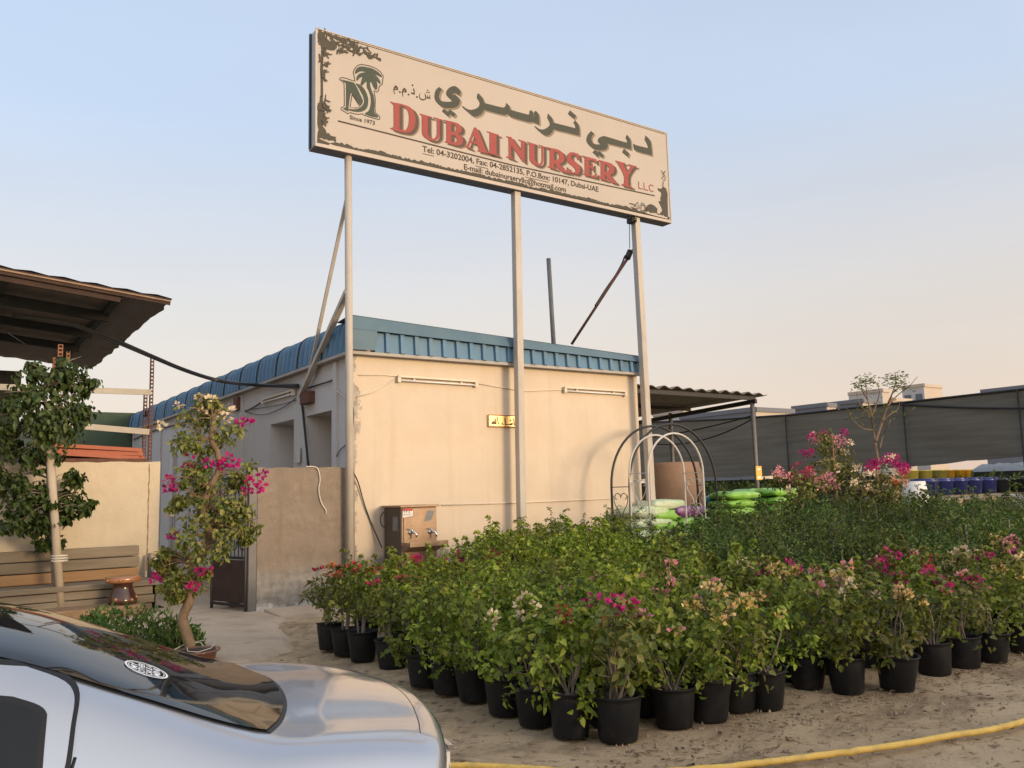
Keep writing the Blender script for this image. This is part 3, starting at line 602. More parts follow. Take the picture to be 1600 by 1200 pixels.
    meem = [(260, 265), (300, 290), (335, 350), (340, 415), (240, 405), (218, 425), (226, 480), (240, 540), (230, 550), (205, 480), (190, 400), (215, 320)]; mh = [(240, 345), (290, 352), (295, 378), (240, 375)]
    off = lambda p, x, y: [(u+x, v+y) for u, v in p]
    dt = [(372, 450), (420, 460), (418, 505), (365, 495)]
    sm = [meem, mh, off(meem, 265, 78), off(mh, 265, 78), dt, off(dt, 273, 78), off(dt, 532, 155),
          [(820, 355), (855, 420), (862, 560), (760, 535), (740, 480), (765, 492), (835, 505), (825, 430), (800, 390)], [(785, 232), (825, 265), (800, 300), (762, 265)],
          [(1035, 515), (1010, 580), (1015, 640), (1060, 690), (1130, 705), (1180, 690), (1190, 650), (1170, 530), (1185, 525), (1210, 600), (1215, 650), (1255, 645), (1250, 580), (1265, 575), (1280, 640), (1320, 640), (1325, 565), (1340, 570), (1342, 695), (1230, 672), (1190, 720), (1130, 740), (1060, 725), (1005, 670), (990, 600), (1020, 515)],
          [(1255, 395), (1285, 420), (1262, 445), (1235, 420)], [(1235, 465), (1265, 490), (1245, 512), (1218, 490)], [(1300, 462), (1330, 490), (1308, 515), (1280, 490)]]
    on_sign('small_green_lettering', [T('D', p) for p in sm], 'ink_brown', .0045, smooth=False)
    # ---- emblem
    l1 = [(130, 342), (180, 355), (300, 385), (345, 412), (380, 480), (460, 650), (466, 700), (437, 755), (400, 710), (290, 550), (270, 600), (245, 780), (240, 845), (215, 830), (160, 805), (160, 795), (205, 775), (205, 430), (195, 395)]
    l2 = [(355, 400), (430, 430), (490, 490), (530, 570), (552, 660), (542, 760), (500, 820), (430, 848), (340, 845), (250, 825), (250, 800), (340, 810), (420, 785), (467, 740), (487, 690), (477, 620), (430, 520)]
    l3 = [(345, 240), (360, 190), (400, 150), (450, 140), (520, 150), (610, 170), (690, 215), (740, 260), (770, 300), (755, 305), (650, 255), (700, 310), (740, 370), (745, 412), (725, 405), (660, 345), (690, 400), (695, 480), (670, 510), (640, 470), (600, 385), (580, 380), (585, 450), (610, 530), (640, 610), (650, 720), (645, 830), (660, 880), (700, 910), (705, 940), (600, 920), (500, 885), (510, 865), (560, 830), (590, 740), (590, 620), (560, 520), (530, 460), (530, 380), (510, 385), (460, 440), (430, 420), (440, 380), (465, 300), (420, 320), (385, 362), (365, 355), (375, 300), (420, 250), (525, 225), (440, 215), (400, 230), (360, 255)]
    on_sign('emblem', [T('L', p) for p in (l1, l2, l3)], 'ink_logo', .0045)
    oc = [(105, 330), (150, 312), (250, 340), (345, 372), (330, 280), (322, 220), (370, 140), (430, 110), (530, 122), (640, 155), (740, 220), (790, 300), (780, 340), (772, 420), (730, 445), (715, 510), (690, 540), (640, 520), (662, 640), (660, 750), (660, 820), (672, 870), (730, 920), (735, 955), (700, 965), (500, 905), (470, 880), (380, 885), (260, 860), (235, 880), (190, 850), (130, 815), (125, 790), (180, 760), (175, 420), (150, 380), (105, 340)]
    ic = [(300, 575), (425, 770), (360, 788), (270, 782), (300, 575)]
    strokes_on_sign('emblem_outline', [smooth_poly(T('L', oc))+[T('L', oc)[0]], T('L', ic)], 'ink_brown', .0045, .012)
    # ---- rule and small print
    strokes_on_sign('rule_line', [[S(528, 189), S(800, 258), S(1023, 306)]], 'ink_brown', .0045, .022)
    def words(name, s, p0, p1, cap, m, bold=.012, lift=.0045, spacing=1.0):
        (x0, z0), (x1, z1) = S(*p0), S(*p1); me = fit_text(text_mesh(s, bold, .001, spacing), x0, x1, (z0+z1)/2, (z0+z1)/2+cap)
        o = obj(name, me, m, sign, (0, YS-lift, 0)); o.rotation_euler = (R(90), 0, 0); return (x0, (z0+z1)/2, x1)
    words('small_print', 'Tel: 04-3202004, Fax: 04-2852135, P.O.Box: 10147, Dubai-UAE', (660, 237.5), (935, 299), .098, 'ink_brown', .012)
    words('small_print', 'E-mail: dubainurseryllc@hotmail.com', (725, 265.5), (884, 299.5), .096, 'ink_brown', .012)
    words('small_print', 'Since 1973', (546.5, 187), (585.5, 194.5), .066, 'ink_brown', .012)
    words('red_small_print', 'L.L.C', (997.5, 294.5), (1021, 300.5), .15, 'ink_red', .0)
    strokes_on_sign('underline', [[S(660, 240), S(678, 244)], [S(742.5, 259), S(762, 263.5)], [S(820.5, 276.5), S(857, 285)], [S(724.5, 267.5), S(758, 275)]], 'ink_brown', .0045, .009)
    # ---- printed border of trees, twigs and grass
    rr = random.Random(11); polys = []; lines = []
    polys.append(T('G', [(290, 250), (330, 215), (400, 265), (470, 330), (510, 290), (560, 300), (620, 370), (615, 470), (560, 520), (480, 515), (390, 495), (340, 490), (335, 700), (330, 900), (328, 1200), (330, 1490), (278, 1490), (280, 1200), (268, 880), (285, 700), (290, 480), (265, 340)]))
    polys.append(T('H', [(240, 0), (290, 0), (295, 150), (340, 130), (345, 165), (400, 220), (405, 270), (330, 280), (300, 400), (290, 570), (340, 630), (365, 700), (410, 695), (430, 740), (490, 760), (545, 770), (530, 800), (545, 840), (520, 870), (420, 890), (400, 935), (185, 905), (195, 690), (215, 640), (185, 500), (190, 380), (200, 290), (185, 200), (225, 180)]))
    gl = [S(x, y) for x, y in ((513, 226.5), (600, 247), (700, 271), (800, 292.5), (900, 314.5), (1000, 333.5), (1022, 338))]
    top = []; k = 260
    def along(P, t):
        f = t*(len(P)-1); i = min(int(f), len(P)-2); return (P[i][0]+(P[i+1][0]-P[i][0])*(f-i), P[i][1]+(P[i+1][1]-P[i][1])*(f-i))
    z0 = SZ0+.062
    for i in range(k+1):
        x, z = along(gl, i/k); x = SX0+.05+(SX1-SX0-.1)*i/k; top.append((x, z0+.062+.010*math.sin(i*.21)+rr.uniform(-.016, .016)))
    polys.append(top+[(SX1-.05, z0+.012), (SX0+.3, z0+.012)])
    polys.append(T('K', [(545, 800), (570, 765), (620, 750), (680, 780), (730, 830), (725, 900), (755, 935), (815, 860), (800, 810), (750, 710), (790, 690), (780, 660), (800, 580), (790, 550), (745, 520), (735, 480), (790, 495), (830, 455), (880, 490), (905, 580), (905, 720), (915, 1015), (740, 965), (560, 915), (500, 880)]))
    on_sign('border_pattern', polys, 'ink_border', .0045, smooth=False)
    def twig(P, n, amp, w):
        pts = []
        for i in range(n+1):
            x, z = along(P, i/n); pts.append((x+rr.uniform(-amp, amp), z+rr.uniform(-amp, amp)))
        lines.append((pts, w))
        for i in range(1, n):
            for q in range(2):
                a = rr.uniform(-1.2, 1.2)*1.6; l = rr.uniform(.03, .09); lines.append(([pts[i], (pts[i][0]+l*math.cos(a), pts[i][1]+l*math.sin(a))], rr.uniform(.012, .03)))
    for P in ([(300, 220), (230, 130)], [(250, 330), (205, 190)], [(340, 210), (360, 160), (520, 240)], [(500, 230), (640, 260), (760, 300), (880, 330), (1000, 385)], [(560, 330), (700, 330), (800, 400), (900, 370), (960, 400)], [(620, 400), (760, 430), (900, 460), (1050, 450), (1200, 480), (1290, 470)], [(820, 460), (880, 570), (1020, 580), (1090, 630), (1180, 570), (1320, 610), (1420, 670), (1540, 690)], [(600, 520), (700, 540), (780, 520)], [(1200, 590), (1310, 650)], [(1040, 500), (960, 470)]):
        twig(T('G', P), 9, .016, .02)
    for P in ([(330, 560), (420, 600)], [(290, 720), (245, 665)], [(320, 830), (400, 810)], [(310, 950), (360, 990)], [(310, 1080), (370, 1120)], [(320, 520), (380, 570)]): twig(T('G', P), 4, .012, .02)
    for P in ([(290, 170), (335, 45)], [(300, 230), (410, 240)], [(280, 480), (335, 320)], [(290, 450), (330, 495)], [(240, 190), (190, 240)]): twig(T('H', P), 4, .012, .022)
    for P in ([(250, 740), (330, 760), (420, 830), (330, 830), (280, 800)], [(330, 800), (390, 720), (430, 830)], [(450, 760), (470, 730), (510, 770), (510, 870), (450, 860), (450, 770), (510, 775)], [(520, 780), (560, 860)], [(790, 180), (850, 260), (800, 310), (850, 360), (865, 300), (820, 250), (860, 190)], [(825, 370), (820, 460)]): lines.append((T('K', P), .014))
    strokes_on_sign('border_twigs', lines, 'ink_border', .0050, .02)
    strokes_on_sign('face_edge_line', [[(SX0+.05, SZ1-.045), (SX1-.06, SZ1-.045)]], 'ink_brown', .0045, .009)
build_sign()

def build_camera_box():
    p = gy(985, 345.5, -.25)
    t = thing('security_camera', 'small black security camera hanging under the right end of the sign', 'camera', p)
    m = MB(); m.box(-.055, .055, -.12, .05, -.05, .04); bevel(obj('body', m, 'black_metal', t), .012)
    m = MB(); m.lathe([(.032, 0), (.036, .012), (.03, .02), (.0, .021)], n=16); o = obj('lens', m, 'car_glass', t, (0, -.119, -.005)); o.rotation_euler = (R(90), 0, 0)
    m = MB(); m.box(-.03, .10, -.02, .02, .041, .0595); m.box(.05, .09, -.02, .02, -.02, .0405); obj('bracket', m, 'white_metal', t)
    m = MB(); q = Vector(p); m.tube([Vector((0, .03, -.05)), Vector((-.01, .03, -.25)), Vector(gy(984, 388, -.2))-q], .007, 5); obj('lead', m, 'cable', t)
build_camera_box()
# ================================================================== LEFT SIDE: walls, gate, shed
def build_left():
    # cement wall by the gate
    yc = -.16
    x0, x1 = gy(403, 731, yc)[0], -.245
    zt = gy(403, 731, yc)[2]
    w = thing('cement_wall', 'rough brown cement wall with pale crumbling foot between the gate and the building corner', 'wall', (x0, yc, 0))
    m = MB(); r2 = random.Random(2); n = 18
    L = x1-x0; vs = []; top = [zt+r2.uniform(-.008, .008) for _ in range(n+1)]
    for i in range(n+1):
        x = L*i/n; vs += [(x, 0, -.1), (x, 0, top[i]), (x, .16, top[i]), (x, .16, -.1)]
    m.add(vs, [(4*i+a, 4*i+4+a, 4*i+4+(a+1) % 4, 4*i+(a+1) % 4) for i in range(n) for a in range(3)]+[(0, 1, 2, 3), (4*n+3, 4*n+2, 4*n+1, 4*n)])
    obj('render', m, 'cement', w)
    tag(obj('loose_wire', MB().tube(catmull([gy(u, v, yc-.02) for u, v in ((478, 729), (495, 731), (500, 748), (498, 765), (502, 785), (509, 797), (509, 802))]), .009, 6), 'cable_pale'), 'pale loose wire dangling over the top of the brown cement wall', 'wire')
    # end strip of wall between pole and building
    m = MB(); m.box(-.235, -.04, -.12, .0, -.1, zt+.0); tag(obj('wall_pier', m, 'cement', None), 'narrow cement pier between the round left pole and the cream wall corner', 'pier')
    # steel gate post
    g = thing('iron_gate', 'rusty open iron gate with grey steel post and black scrollwork beside the cement wall', 'gate', (x0-.06, yc+.05, 0))
    m = MB(); m.box(-.055, .055, -.06, .06, 0, zt-.02); bevel(obj('gate_post', m, 'steel_dark', g), .008)
    # open leaf: frame swung back, scroll bars above, dark red sheet below
    m = MB(); a = Vector((-.07, .0, 0)); b = Vector((-.30, .75, 0))
    def up(p, z): return (p.x, p.y, z)
    m.bar(up(a, .03), up(a, 1.8), .035); m.bar(up(b, .03), up(b, 1.8), .035); m.bar(up(a, 1.78), up(b, 1.78), .035); m.bar(up(a, .72), up(b, .72), .035); m.bar(up(a, .10), up(b, .10), .035)
    obj('leaf_frame', m, 'black_metal', g)
    m = MB(); m.bar(up(a.lerp(b, .03), .41), up(a.lerp(b, .97), .41), .01, .56); obj('sheet_panel', m, 'edge_dark', g)
    m = MB()
    for k in range(1, 9):
        p = a.lerp(b, k/9); m.bar(up(p, .74), up(p, 1.76), .012)
    for k in range(4):
        c = a.lerp(b, (k+.5)/4)
        for s in (1, -1):
            pts = []
            for q in range(15):
                an = q/14*4.4; rr = .10*(1-q/18); pts.append((c.x+(b-a).normalized().x*rr*math.cos(an)*s, c.y+(b-a).normalized().y*rr*math.cos(an)*s, 1.25+.33*s+rr*math.sin(an)*1.3*s))
            m.tube(pts, .008, 5)
    obj('scrollwork', m, 'black_metal', g)
    m = MB(); P0 = gz(362, 948, .03); P1 = gd(382, 905, depth(P0)+.05); m.bar(P0, P1, .16, .03, up=(0, 1, 0)); tag(obj('timber_offcut', m, 'log'), 'grey timber offcut leaning against the open gate', 'timber')

    # yellowed wall
    yw = 1.86
    X1 = gy(250, 723, yw)[0]; z1 = gy(250, 722, yw)[2]; z0 = gy(0, 723, yw)[2]; X0 = -9.0
    w = thing('boundary_wall', 'sunlit yellowed plaster wall behind the timber bench', 'wall', (X0, yw, 0))
    L = X1-X0; n = 40; m = MB(); vs = []
    for i in range(n+1):
        x = L*i/n; z = z0+(z1-z0)*min(1, max(0, (x+X0-gy(0, 723, yw)[0])/(X1-gy(0, 723, yw)[0])))+r2.uniform(-.012, .012); e = r2.uniform(-.012, .012) if i == n else 0
        vs += [(x+e, 0, -.1), (x+e, 0, z), (x+e, .2, z), (x+e, .2, -.1)]
    m.add(vs, [(4*i+a, 4*i+4+a, 4*i+4+(a+1) % 4, 4*i+(a+1) % 4) for i in range(n) for a in range(3)]+[(0, 1, 2, 3), (4*n+3, 4*n+2, 4*n+1, 4*n)])
    obj('plaster', m, 'yellow', w)
    m = MB(); xc = gy(232, 780, yw)[0]-X0; pts = [(xc+r2.uniform(-.006, .006), -.004, z) for z in np.linspace(.5, z1-.03, 26)]
    for i in range(25): m.bar(pts[i], pts[i+1], .008+.010*r2.random(), .006, up=(0, 1, 0))
    obj('crack', m, 'log', w)
    # timber bench
    xr = gy(217, 851, 1.72)[0]; zb = gy(217, 851, 1.72)[2]; xl = -7.6
    t = thing('timber_bench', 'long grey bench of stacked weathered planks against the yellowed wall', 'bench', (xl, 1.2, 0))
    L = xr-xl; zs = zb-.46
    for i in range(3):   # back planks
        hgt = .46/3; m = MB(); zz = zs+i*hgt; m.box(0, L+r2.uniform(-.02, .01), .44, .56, zz+.006, zz+hgt-.006); bevel(obj('back_plank', m, 'timber_orange' if i == 0 else 'timber', t), .012)
    m = MB(); m.box(0, L+.12, -.08, .438, zs-.075, zs); bevel(obj('seat_plank', m, 'timber', t), .012)
    hh = (zs-.08)/3
    for i in range(3):
        m = MB(); zz = i*hh; m.box(0, L+.10+r2.uniform(-.02, .01), -.05, .05, zz+.005, zz+hh-.005); bevel(obj('front_plank', m, 'timber', t), .012)
    m = MB(); P = [(.44, 0), (-.04, 0), (-.04, zs-.08), (.36, zs-.08)]
    arc = [(.56-.02, 0), (-.04, 0), (-.04, zs+.02), (.12, zs+.04), (.30, zs+.12), (.42, zs+.24), (.54, zs+.32)]
    vs = [(L+.125, y, z) for y, z in arc]+[(L+.165, y, z) for y, z in arc]; k = len(arc)
    m.add(vs, [tuple(range(k))[::-1], tuple(range(k, 2*k))]+[(i, (i+1) % k, k+(i+1) % k, k+i) for i in range(k)]); obj('end_panel', m, 'steel_dark', t)
    # log step in front
    za = gy(200, 946, .55)[2]; s1 = gy(228, 943, .55)
    m = MB(); m.box(-6.0, s1[0], .55, 1.04, 0, za); o = bevel(obj('timber_step', m, 'log'), .02); tag(o, 'low timber step in front of the plank bench', 'step')
    # stool
    p = gy(191, 951, .80); p[2] = za
    hS = gy(190, 900, .80)[2]-za; rS = .5*27*2*depth(p)/F_PX
    t = thing('ceramic_stool', 'glossy brown mushroom shaped ceramic stool with orange top standing by the timber bench', 'stool', p)
    m = MB(); prof = [(.0, 0), (rS*.74, .0), (rS*.80, .05*hS), (rS*.78, .18*hS), (rS*.66, .38*hS), (rS*.55, .55*hS), (rS*.52, .68*hS), (rS*.60, .76*hS), (rS*.62, .775*hS)]
    m.lathe(prof, n=32); obj('base', m, 'glaze_brown', t)
    m = MB(); m.lathe([(rS*.62, .77*hS), (rS*.93, .78*hS), (rS*1.0, .83*hS), (rS*1.0, .93*hS), (rS*.94, .985*hS), (rS*.7, 1.0*hS), (0, 1.0*hS)], n=32); obj('seat', m, 'glaze_orange', t)
    for a, z, q, r in ((-2.2, .2, .80, .075), (-1.1, .16, .80, .065), (-.5, .24, .76, .055), (-1.9, .88, 1.0, .05), (-1.2, .88, 1.0, .05), (-2.7, .88, 1.0, .05)):
        m = MB(); c = (rS*q*math.cos(a), rS*q*math.sin(a), z*hS); R_ = r*hS*1.1
        m.lathe([(0.001, -R_), (R_*.7, -R_*.7), (R_, 0), (R_*.7, R_*.7), (.001, R_)], c, 12); obj('glazed_spot', m, 'glaze_orange', t)
    # shed roof
    yf = 2.5; A = gy(-130, 396, yf); B = gy(0, 420, yf); Cc = gy(268, 470, yf)
    sl = (Cc[2]-B[2])/(Cc[0]-B[0]); XL = -9.5
    zf = lambda x: Cc[2]+sl*(x-Cc[0])
    back = gx(142, 578, Cc[0]); YB = back[1]; dz = (back[2]-Cc[2])/(YB-yf)
    t = thing('shed_canopy', 'dark sheet metal shed canopy high on the left with rusty front edge', 'canopy', (0, 0, 0))
    m = MB(); nx = 34; r3 = random.Random(8)
    vs = []
    for y in (yf, YB):
        for i in range(nx+1):
            x = XL+(Cc[0]-XL)*i/nx; vs.append((x, y, zf(x)+dz*(y-yf)+.03+(.012 if i % 2 else -.012)))
    # ragged right edge
    w = nx+1; m.add(vs, [(i, i+1, w+i+1, w+i) for i in range(nx)])
    m.add([(v[0], v[1], v[2]+.02) for v in vs], [(i, w+i, w+i+1, i+1) for i in range(nx)])
    ed = []; ny = 30
    for j in range(ny+1):
        y = yf+(YB-yf)*j/ny; ed.append((Cc[0]+r3.uniform(.0, .06), y, Cc[2]+dz*(y-yf)+.02+r3.uniform(-.01, .01)))
    m.add([(Cc[0]-.02, p[1], p[2]+.015) for p in ed]+ed, [(i, i+1, ny+2+i, ny+1+i) for i in range(ny)])
    obj('roof_sheet', m, 'shed_roof', t)
    m = MB(); m.bar((XL, yf-.02, zf(XL)-.03), (Cc[0]-.02, yf-.02, Cc[2]-.03), .02, .10); obj('edge_board', m, 'edge_dark', t)
    m = MB(); m.bar((XL, yf-.045, zf(XL)-.015), (Cc[0]-.02, yf-.045, Cc[2]-.02), .02, .022); obj('edge_trim', m, 'edge_trim', t)
    m = MB(); m.bar((XL, yf+.05, zf(XL)-.12), (Cc[0]-.75, yf+.05, zf(Cc[0]-.75)-.12), .05, .09); obj('edge_beam', m, 'edge_dark', t)
    for dy, s in ((1.35, .16), (3.0, .14), (4.6, .14)):
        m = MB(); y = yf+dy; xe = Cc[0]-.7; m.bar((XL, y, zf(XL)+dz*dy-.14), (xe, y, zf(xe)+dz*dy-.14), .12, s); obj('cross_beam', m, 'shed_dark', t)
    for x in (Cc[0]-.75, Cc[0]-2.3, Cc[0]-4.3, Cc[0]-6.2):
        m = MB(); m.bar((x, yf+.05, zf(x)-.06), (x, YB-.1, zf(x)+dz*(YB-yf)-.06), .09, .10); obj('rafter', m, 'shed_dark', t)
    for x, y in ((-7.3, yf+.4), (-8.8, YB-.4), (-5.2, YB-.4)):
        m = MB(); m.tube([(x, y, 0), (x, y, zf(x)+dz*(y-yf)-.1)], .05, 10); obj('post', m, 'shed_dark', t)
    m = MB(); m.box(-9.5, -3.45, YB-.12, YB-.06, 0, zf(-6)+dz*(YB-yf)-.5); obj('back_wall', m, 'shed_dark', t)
    # slotted rack behind the wall
    t = thing('slotted_rack', 'rusty slotted angle rack with pale shelf beams rising behind the yellowed wall', 'rack', (0, 0, 0))
    def slotted(u, vt, y, mname, w=.055):
        p = gy(u, vt, y); x, zt = p[0], p[2]; m = MB()
        m.box(x-w/2, x-w/2+.014, y, y+.012, 0, zt); m.box(x+w/2-.014, x+w/2, y, y+.012, 0, zt)
        z = .0
        while z < zt: m.box(x-w/2+.0141, x+w/2-.0141, y, y+.012, z, min(z+.03, zt)); z += .06
        m.box(x-w/2, x-w/2+.012, y+.0121, y+.05, 0, zt)
        obj('post', m, mname, t); return x, zt
    y1, y2 = 2.85, 3.35
    slotted(238.5, 558, y1, 'rust'); slotted(228, 612, y2, 'rust'); slotted(95, 538, y1, 'rust_light', .07); slotted(107, 549, y2, 'rust_light'); slotted(85, 558, y2+.2, 'rust_light', .04)
    slotted(-60, 545, y1, 'rust', .07)
    for (a, b, y) in (((-80, 602), (236, 613), y1-.03), ((105, 664), (233, 675), y1-.03)):
        m = MB(); m.bar(gy(*a, y), gy(*b, y), .03, .09); obj('shelf_beam', m, 'beam', t)
    m = MB(); p = gy(228, 640, y1); m.bar((p[0], y1, p[2]), (gy(228, 640, y2)[0], y2, p[2]-.05), .03); obj('cross_brace', m, 'rust', t)
    tag(obj('guy_wire', MB().tube([gy(12, 520, 2.6), gy(85, 568, 3.2)], .006, 5), 'cable'), 'thin wire slanting under the shed canopy to the slotted rack', 'wire')
    # stacked red oxide tubes on the rack
    k = 0
    for j in range(3):
        for i in range(5):
            zt = gy(150, 719, 2.6)[2]+.06+j*.062; y = 2.45+i*.085+(j % 2)*.03
            xa = gy(92, 705, y)[0]-.25+random.uniform(-.1, .1); xb = gy(224, 710, y)[0]+random.uniform(-.10, .02)
            dzz = random.uniform(-.015, .015)
            m = MB(); m.bar((xa, y, zt+.035+dzz), (xb, y, zt-.035), .06, .055)
            lab = ['rusty red square tube in the bottom layer of the stack behind the yellowed wall', 'rusty red square tube in the middle layer of the stack behind the yellowed wall', 'rusty red square tube in the top layer of the stack behind the yellowed wall'][j]
            tag(obj('square_tube', m, 'orange_tube'), lab, 'steel tube', 'square tubes stacked behind the yellowed wall, '+['bottom', 'middle', 'top'][j]+' layer')
    # rack shelf carrying the tubes
    m = MB(); zz = gy(150, 719, 2.6)[2]+.02; m.box(gy(60, 719, 2.6)[0], gy(224, 719, 2.6)[0], 2.38, 3.0, zz-.06, zz-.005); m.box(gy(224, 719, 2.6)[0]-.1, gy(224, 719, 2.6)[0]-.04, 2.45, 2.5, 0, zz-.061); m.box(gy(60, 719, 2.6)[0], gy(60, 719, 2.6)[0]+.06, 2.45, 2.5, 0, zz-.061); obj('shelf', m, 'rust', t)
    # green tarpaulin stall further back
    t = thing('green_stall', 'dark green tarpaulin covered stall far behind the yellowed wall', 'stall', (0, 0, 0))
    y = 16.0; a = gy(60, 641, y); b = gy(222, 641, y)
    m = MB(); m.box(a[0], b[0], y, y+6, a[2]-1.05, a[2]); obj('cover', m, 'green_cover', t)
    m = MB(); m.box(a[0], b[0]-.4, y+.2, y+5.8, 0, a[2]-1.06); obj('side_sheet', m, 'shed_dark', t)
    m = MB(); m.box(a[0], b[0]-.1, y-.04, y-.01, a[2]-1.25, a[2]-1.1); obj('rail', m, 'net_green', t)
    # overhead cables
    for i, (d, rr) in enumerate(((0, .026), (.06, .022))):
        pts = [gy(20, 492+3*i, 3.9), gy(100, 503+2*i, 3.6), gy(155, 521+4*i, 3.2), gy(195, 537+4*i, 2.9), gy(238, 556+3*i, 2.6), gy(290, 578+2*i, 2.0), gy(345, 595+1*i, 1.3), gx(395, 601+i, -.35), gx(440, 602+2*i, -.12), gx(466, 602+3*i, -.06)]
        tag(obj('power_cable', MB().tube(catmull(pts, 5), rr, 6), 'cable'), ['upper thick black cable drooping from the shed canopy to the side wall', 'lower black cable drooping from the shed canopy to the side wall'][i], 'cable')
    loops = [([(383, 643), (395, 637), (409, 628)], .014, 'short black cable rising to the grey tube lamp on the side wall'),
             ([(383, 641), (410, 637), (440, 632), (462, 625)], .007, 'thin upper wire looping under the grey tube lamp'),
             ([(385, 644), (402, 648), (420, 646), (445, 635), (462, 622)], .007, 'thin lower wire looping under the grey tube lamp'),
             ([(474, 608), (495, 602), (520, 594)], .012, 'black cable climbing from the brace bracket to the roof corner'),
             ([(517, 603), (527, 612), (540, 621)], .010, 'pale cable slanting down towards the round left pole'),
             ([(472, 632), (474, 650), (478, 690), (482, 728)], .020, 'black cable hanging straight down between the two doorways'),
             ([(142, 700), (170, 696), (200, 690), (235, 675), (280, 662), (330, 650), (372, 640)], .016, 'long black cable running along the side wall under the gutter'),
             ([(546, 618), (552, 640), (551, 668), (545, 690)], .010, 'black cable behind the round left pole'),
             ([(521, 727), (530, 705), (545, 692)], .008, 'thin wire arching over the cement wall to the round pole')]
    for pts, rr, lab in loops:
        tag(obj('wall_cable', MB().tube(catmull([gx(u, v, -.035) for u, v in pts], 5), rr, 6), 'cable_pale' if 'pale' in lab else 'cable'), lab, 'cable')
    # small things against the side wall
    m = MB(); a = gx(469, 718, -.001); m.box(-.07, -.031, a[1]-.10, a[1]+.10, a[2]-.06, a[2]+.20); t = tag(obj('meter_box', m, 'wall_white'), 'small pale box on the side wall between the two doorways', 'box'); bevel(t, .008)
    m = MB(); p0 = gx(372, 1010, -.0); m.tube([gx(270, 700, -.08), (-.08, gx(270, 700, -.08)[1], 0)], .05, 10); tag(obj('drain_pipe', m, 'wall_white'), 'white drain pipe down the shaded side wall left of the twisted bougainvillea', 'pipe')
    m = MB(); a = gx(372, 630, -.06); m.box(-.12, -.035, a[1]-.12, a[1]+.12, a[2]-.15, a[2]+.12); tag(bevel(obj('wall_bracket', m, 'rust'), .01), 'small rusty bracket under the gutter above the twisted bougainvillea', 'bracket')
    # water cooler
    yk = -.62; a = gy(628, 790, yk); b = gy(683, 788, yk); zt = a[2]; xw0, xw1 = a[0], b[0]
    t = thing('water_cooler', 'stained stainless steel drinking water cooler with two taps against the cream wall', 'water cooler', (xw0, yk, 0))
    W = xw1-xw0; D = .56
    m = MB(); m.box(0, W, .02, D, .08, zt-.03); bevel(obj('body', m, 'steel', t), .012)
    m = MB(); m.box(-.006, -.0005, .03, D-.01, .10, zt-.04); obj('shade_side_panel', m, 'steel_shaded', t)  # thin added panel carrying the painted shade of this side
    m = MB(); m.box(.0305, W-.05, .006, .019, .60, zt-.05); bevel(obj('front_panel', m, 'steel', t), .004)
    m = MB(); m.box(-.035, W+.03, -.02, D+.03, zt-.029, zt); bevel(obj('top_cover', m, 'steel', t), .006)
    m = MB(); zb = gy(660, 850, yk)[2]
    m.hexa([(.02, .019, zb-.11), (W-.02, .019, zb-.11), (W-.02, .021, zb-.11), (.02, .021, zb-.11), (0.0, -.24, zb-.012), (W+.02, -.24, zb-.012), (W+.02, .018, zb-.012), (0, .018, zb-.012)])
    m.hexa([(-.01, -.255, zb-.02), (W+.03, -.255, zb-.02), (W+.03, -.24, zb-.02), (-.01, -.24, zb-.02), (-.01, -.255, zb+.05), (W+.03, -.255, zb+.05), (W+.03, -.24, zb+.05), (-.01, -.24, zb+.05)])
    m.box(-.01, .003, -.239, .018, zb-.011, zb+.035); m.box(W+.017, W+.03, -.239, .018, zb-.011, zb+.035)
    obj('drip_tray', m, 'steel', t)
    for u, v in ((641, 832), (672, 831)):
        p = gy(u, v, yk); c = (p[0]-xw0, 0, p[2]); m = MB()
        m.lathe([(0, 0), (.032, .0), (.032, .012), (.016, .016), (.016, .06)], n=14); o = MB()
        for (x, y, z) in m.v: o.v.append((c[0]+x, .005-z, c[2]+y))
        o.f = m.f; o.sm = m.sm
        o.tube([(c[0], -.05, c[2]), (c[0]+.03, -.085, c[2]+.004), (c[0]+.045, -.10, c[2]-.03), (c[0]+.046, -.10, c[2]-.07)], [.018, .017, .014, .013], 10)
        o.tube([(c[0], -.05, c[2]+.01), (c[0], -.05, c[2]+.05)], .009, 8); o.bar((c[0]-.05, -.05, c[2]+.052), (c[0]+.03, -.05, c[2]+.052), .016, .012)
        obj('tap', o, 'chrome', t)
    m = MB(); a = gy(627.5, 788.5, yk); b = gy(645, 807, yk); sx0, sx1, sz0, sz1 = .012, b[0]-xw0, b[2], zt-.045
    m.add([(sx0, .0035, sz0-.01), (sx1, .0035, sz0+.012), (sx1, .0035, sz1), (sx0, .0035, sz1)], [(0, 1, 2, 3)]); pn = obj('paper_notice', m, 'paper', t)
    m = MB(); m.add([(sx0, .002, sz1-.03), (sx1, .002, sz1-.03), (sx1, .002, sz1), (sx0, .002, sz1)], [(0, 1, 2, 3)])
    obj('notice_heading', m, 'red_paint', pn)
    m = MB(); h = sz1-sz0
    for f0, f1, z0_, z1_ in ((.10, .20, .52, .74), (.32, .40, .50, .82), (.50, .54, .58, .80), (.60, .76, .50, .58), (.64, .70, .60, .80), (.82, .90, .66, .80), (.06, .92, .34, .37), (.06, .92, .25, .28), (.06, .8, .16, .19)):
        m.add([(sx0+(sx1-sx0)*a_, .002, sz0+h*c_) for a_, c_ in ((f0, z0_), (f1, z0_), (f1, z1_), (f0, z1_))], [(0, 1, 2, 3)])
    obj('notice_print', m, 'black_print', pn)
    m = MB(); m.add([(-.0075, .12, zt-.36), (-.0075, .28, zt-.36), (-.0075, .28, zt-.16), (-.0075, .12, zt-.16)], [(0, 3, 2, 1)]); obj('worn_sticker', m, 'bags_grey', t)
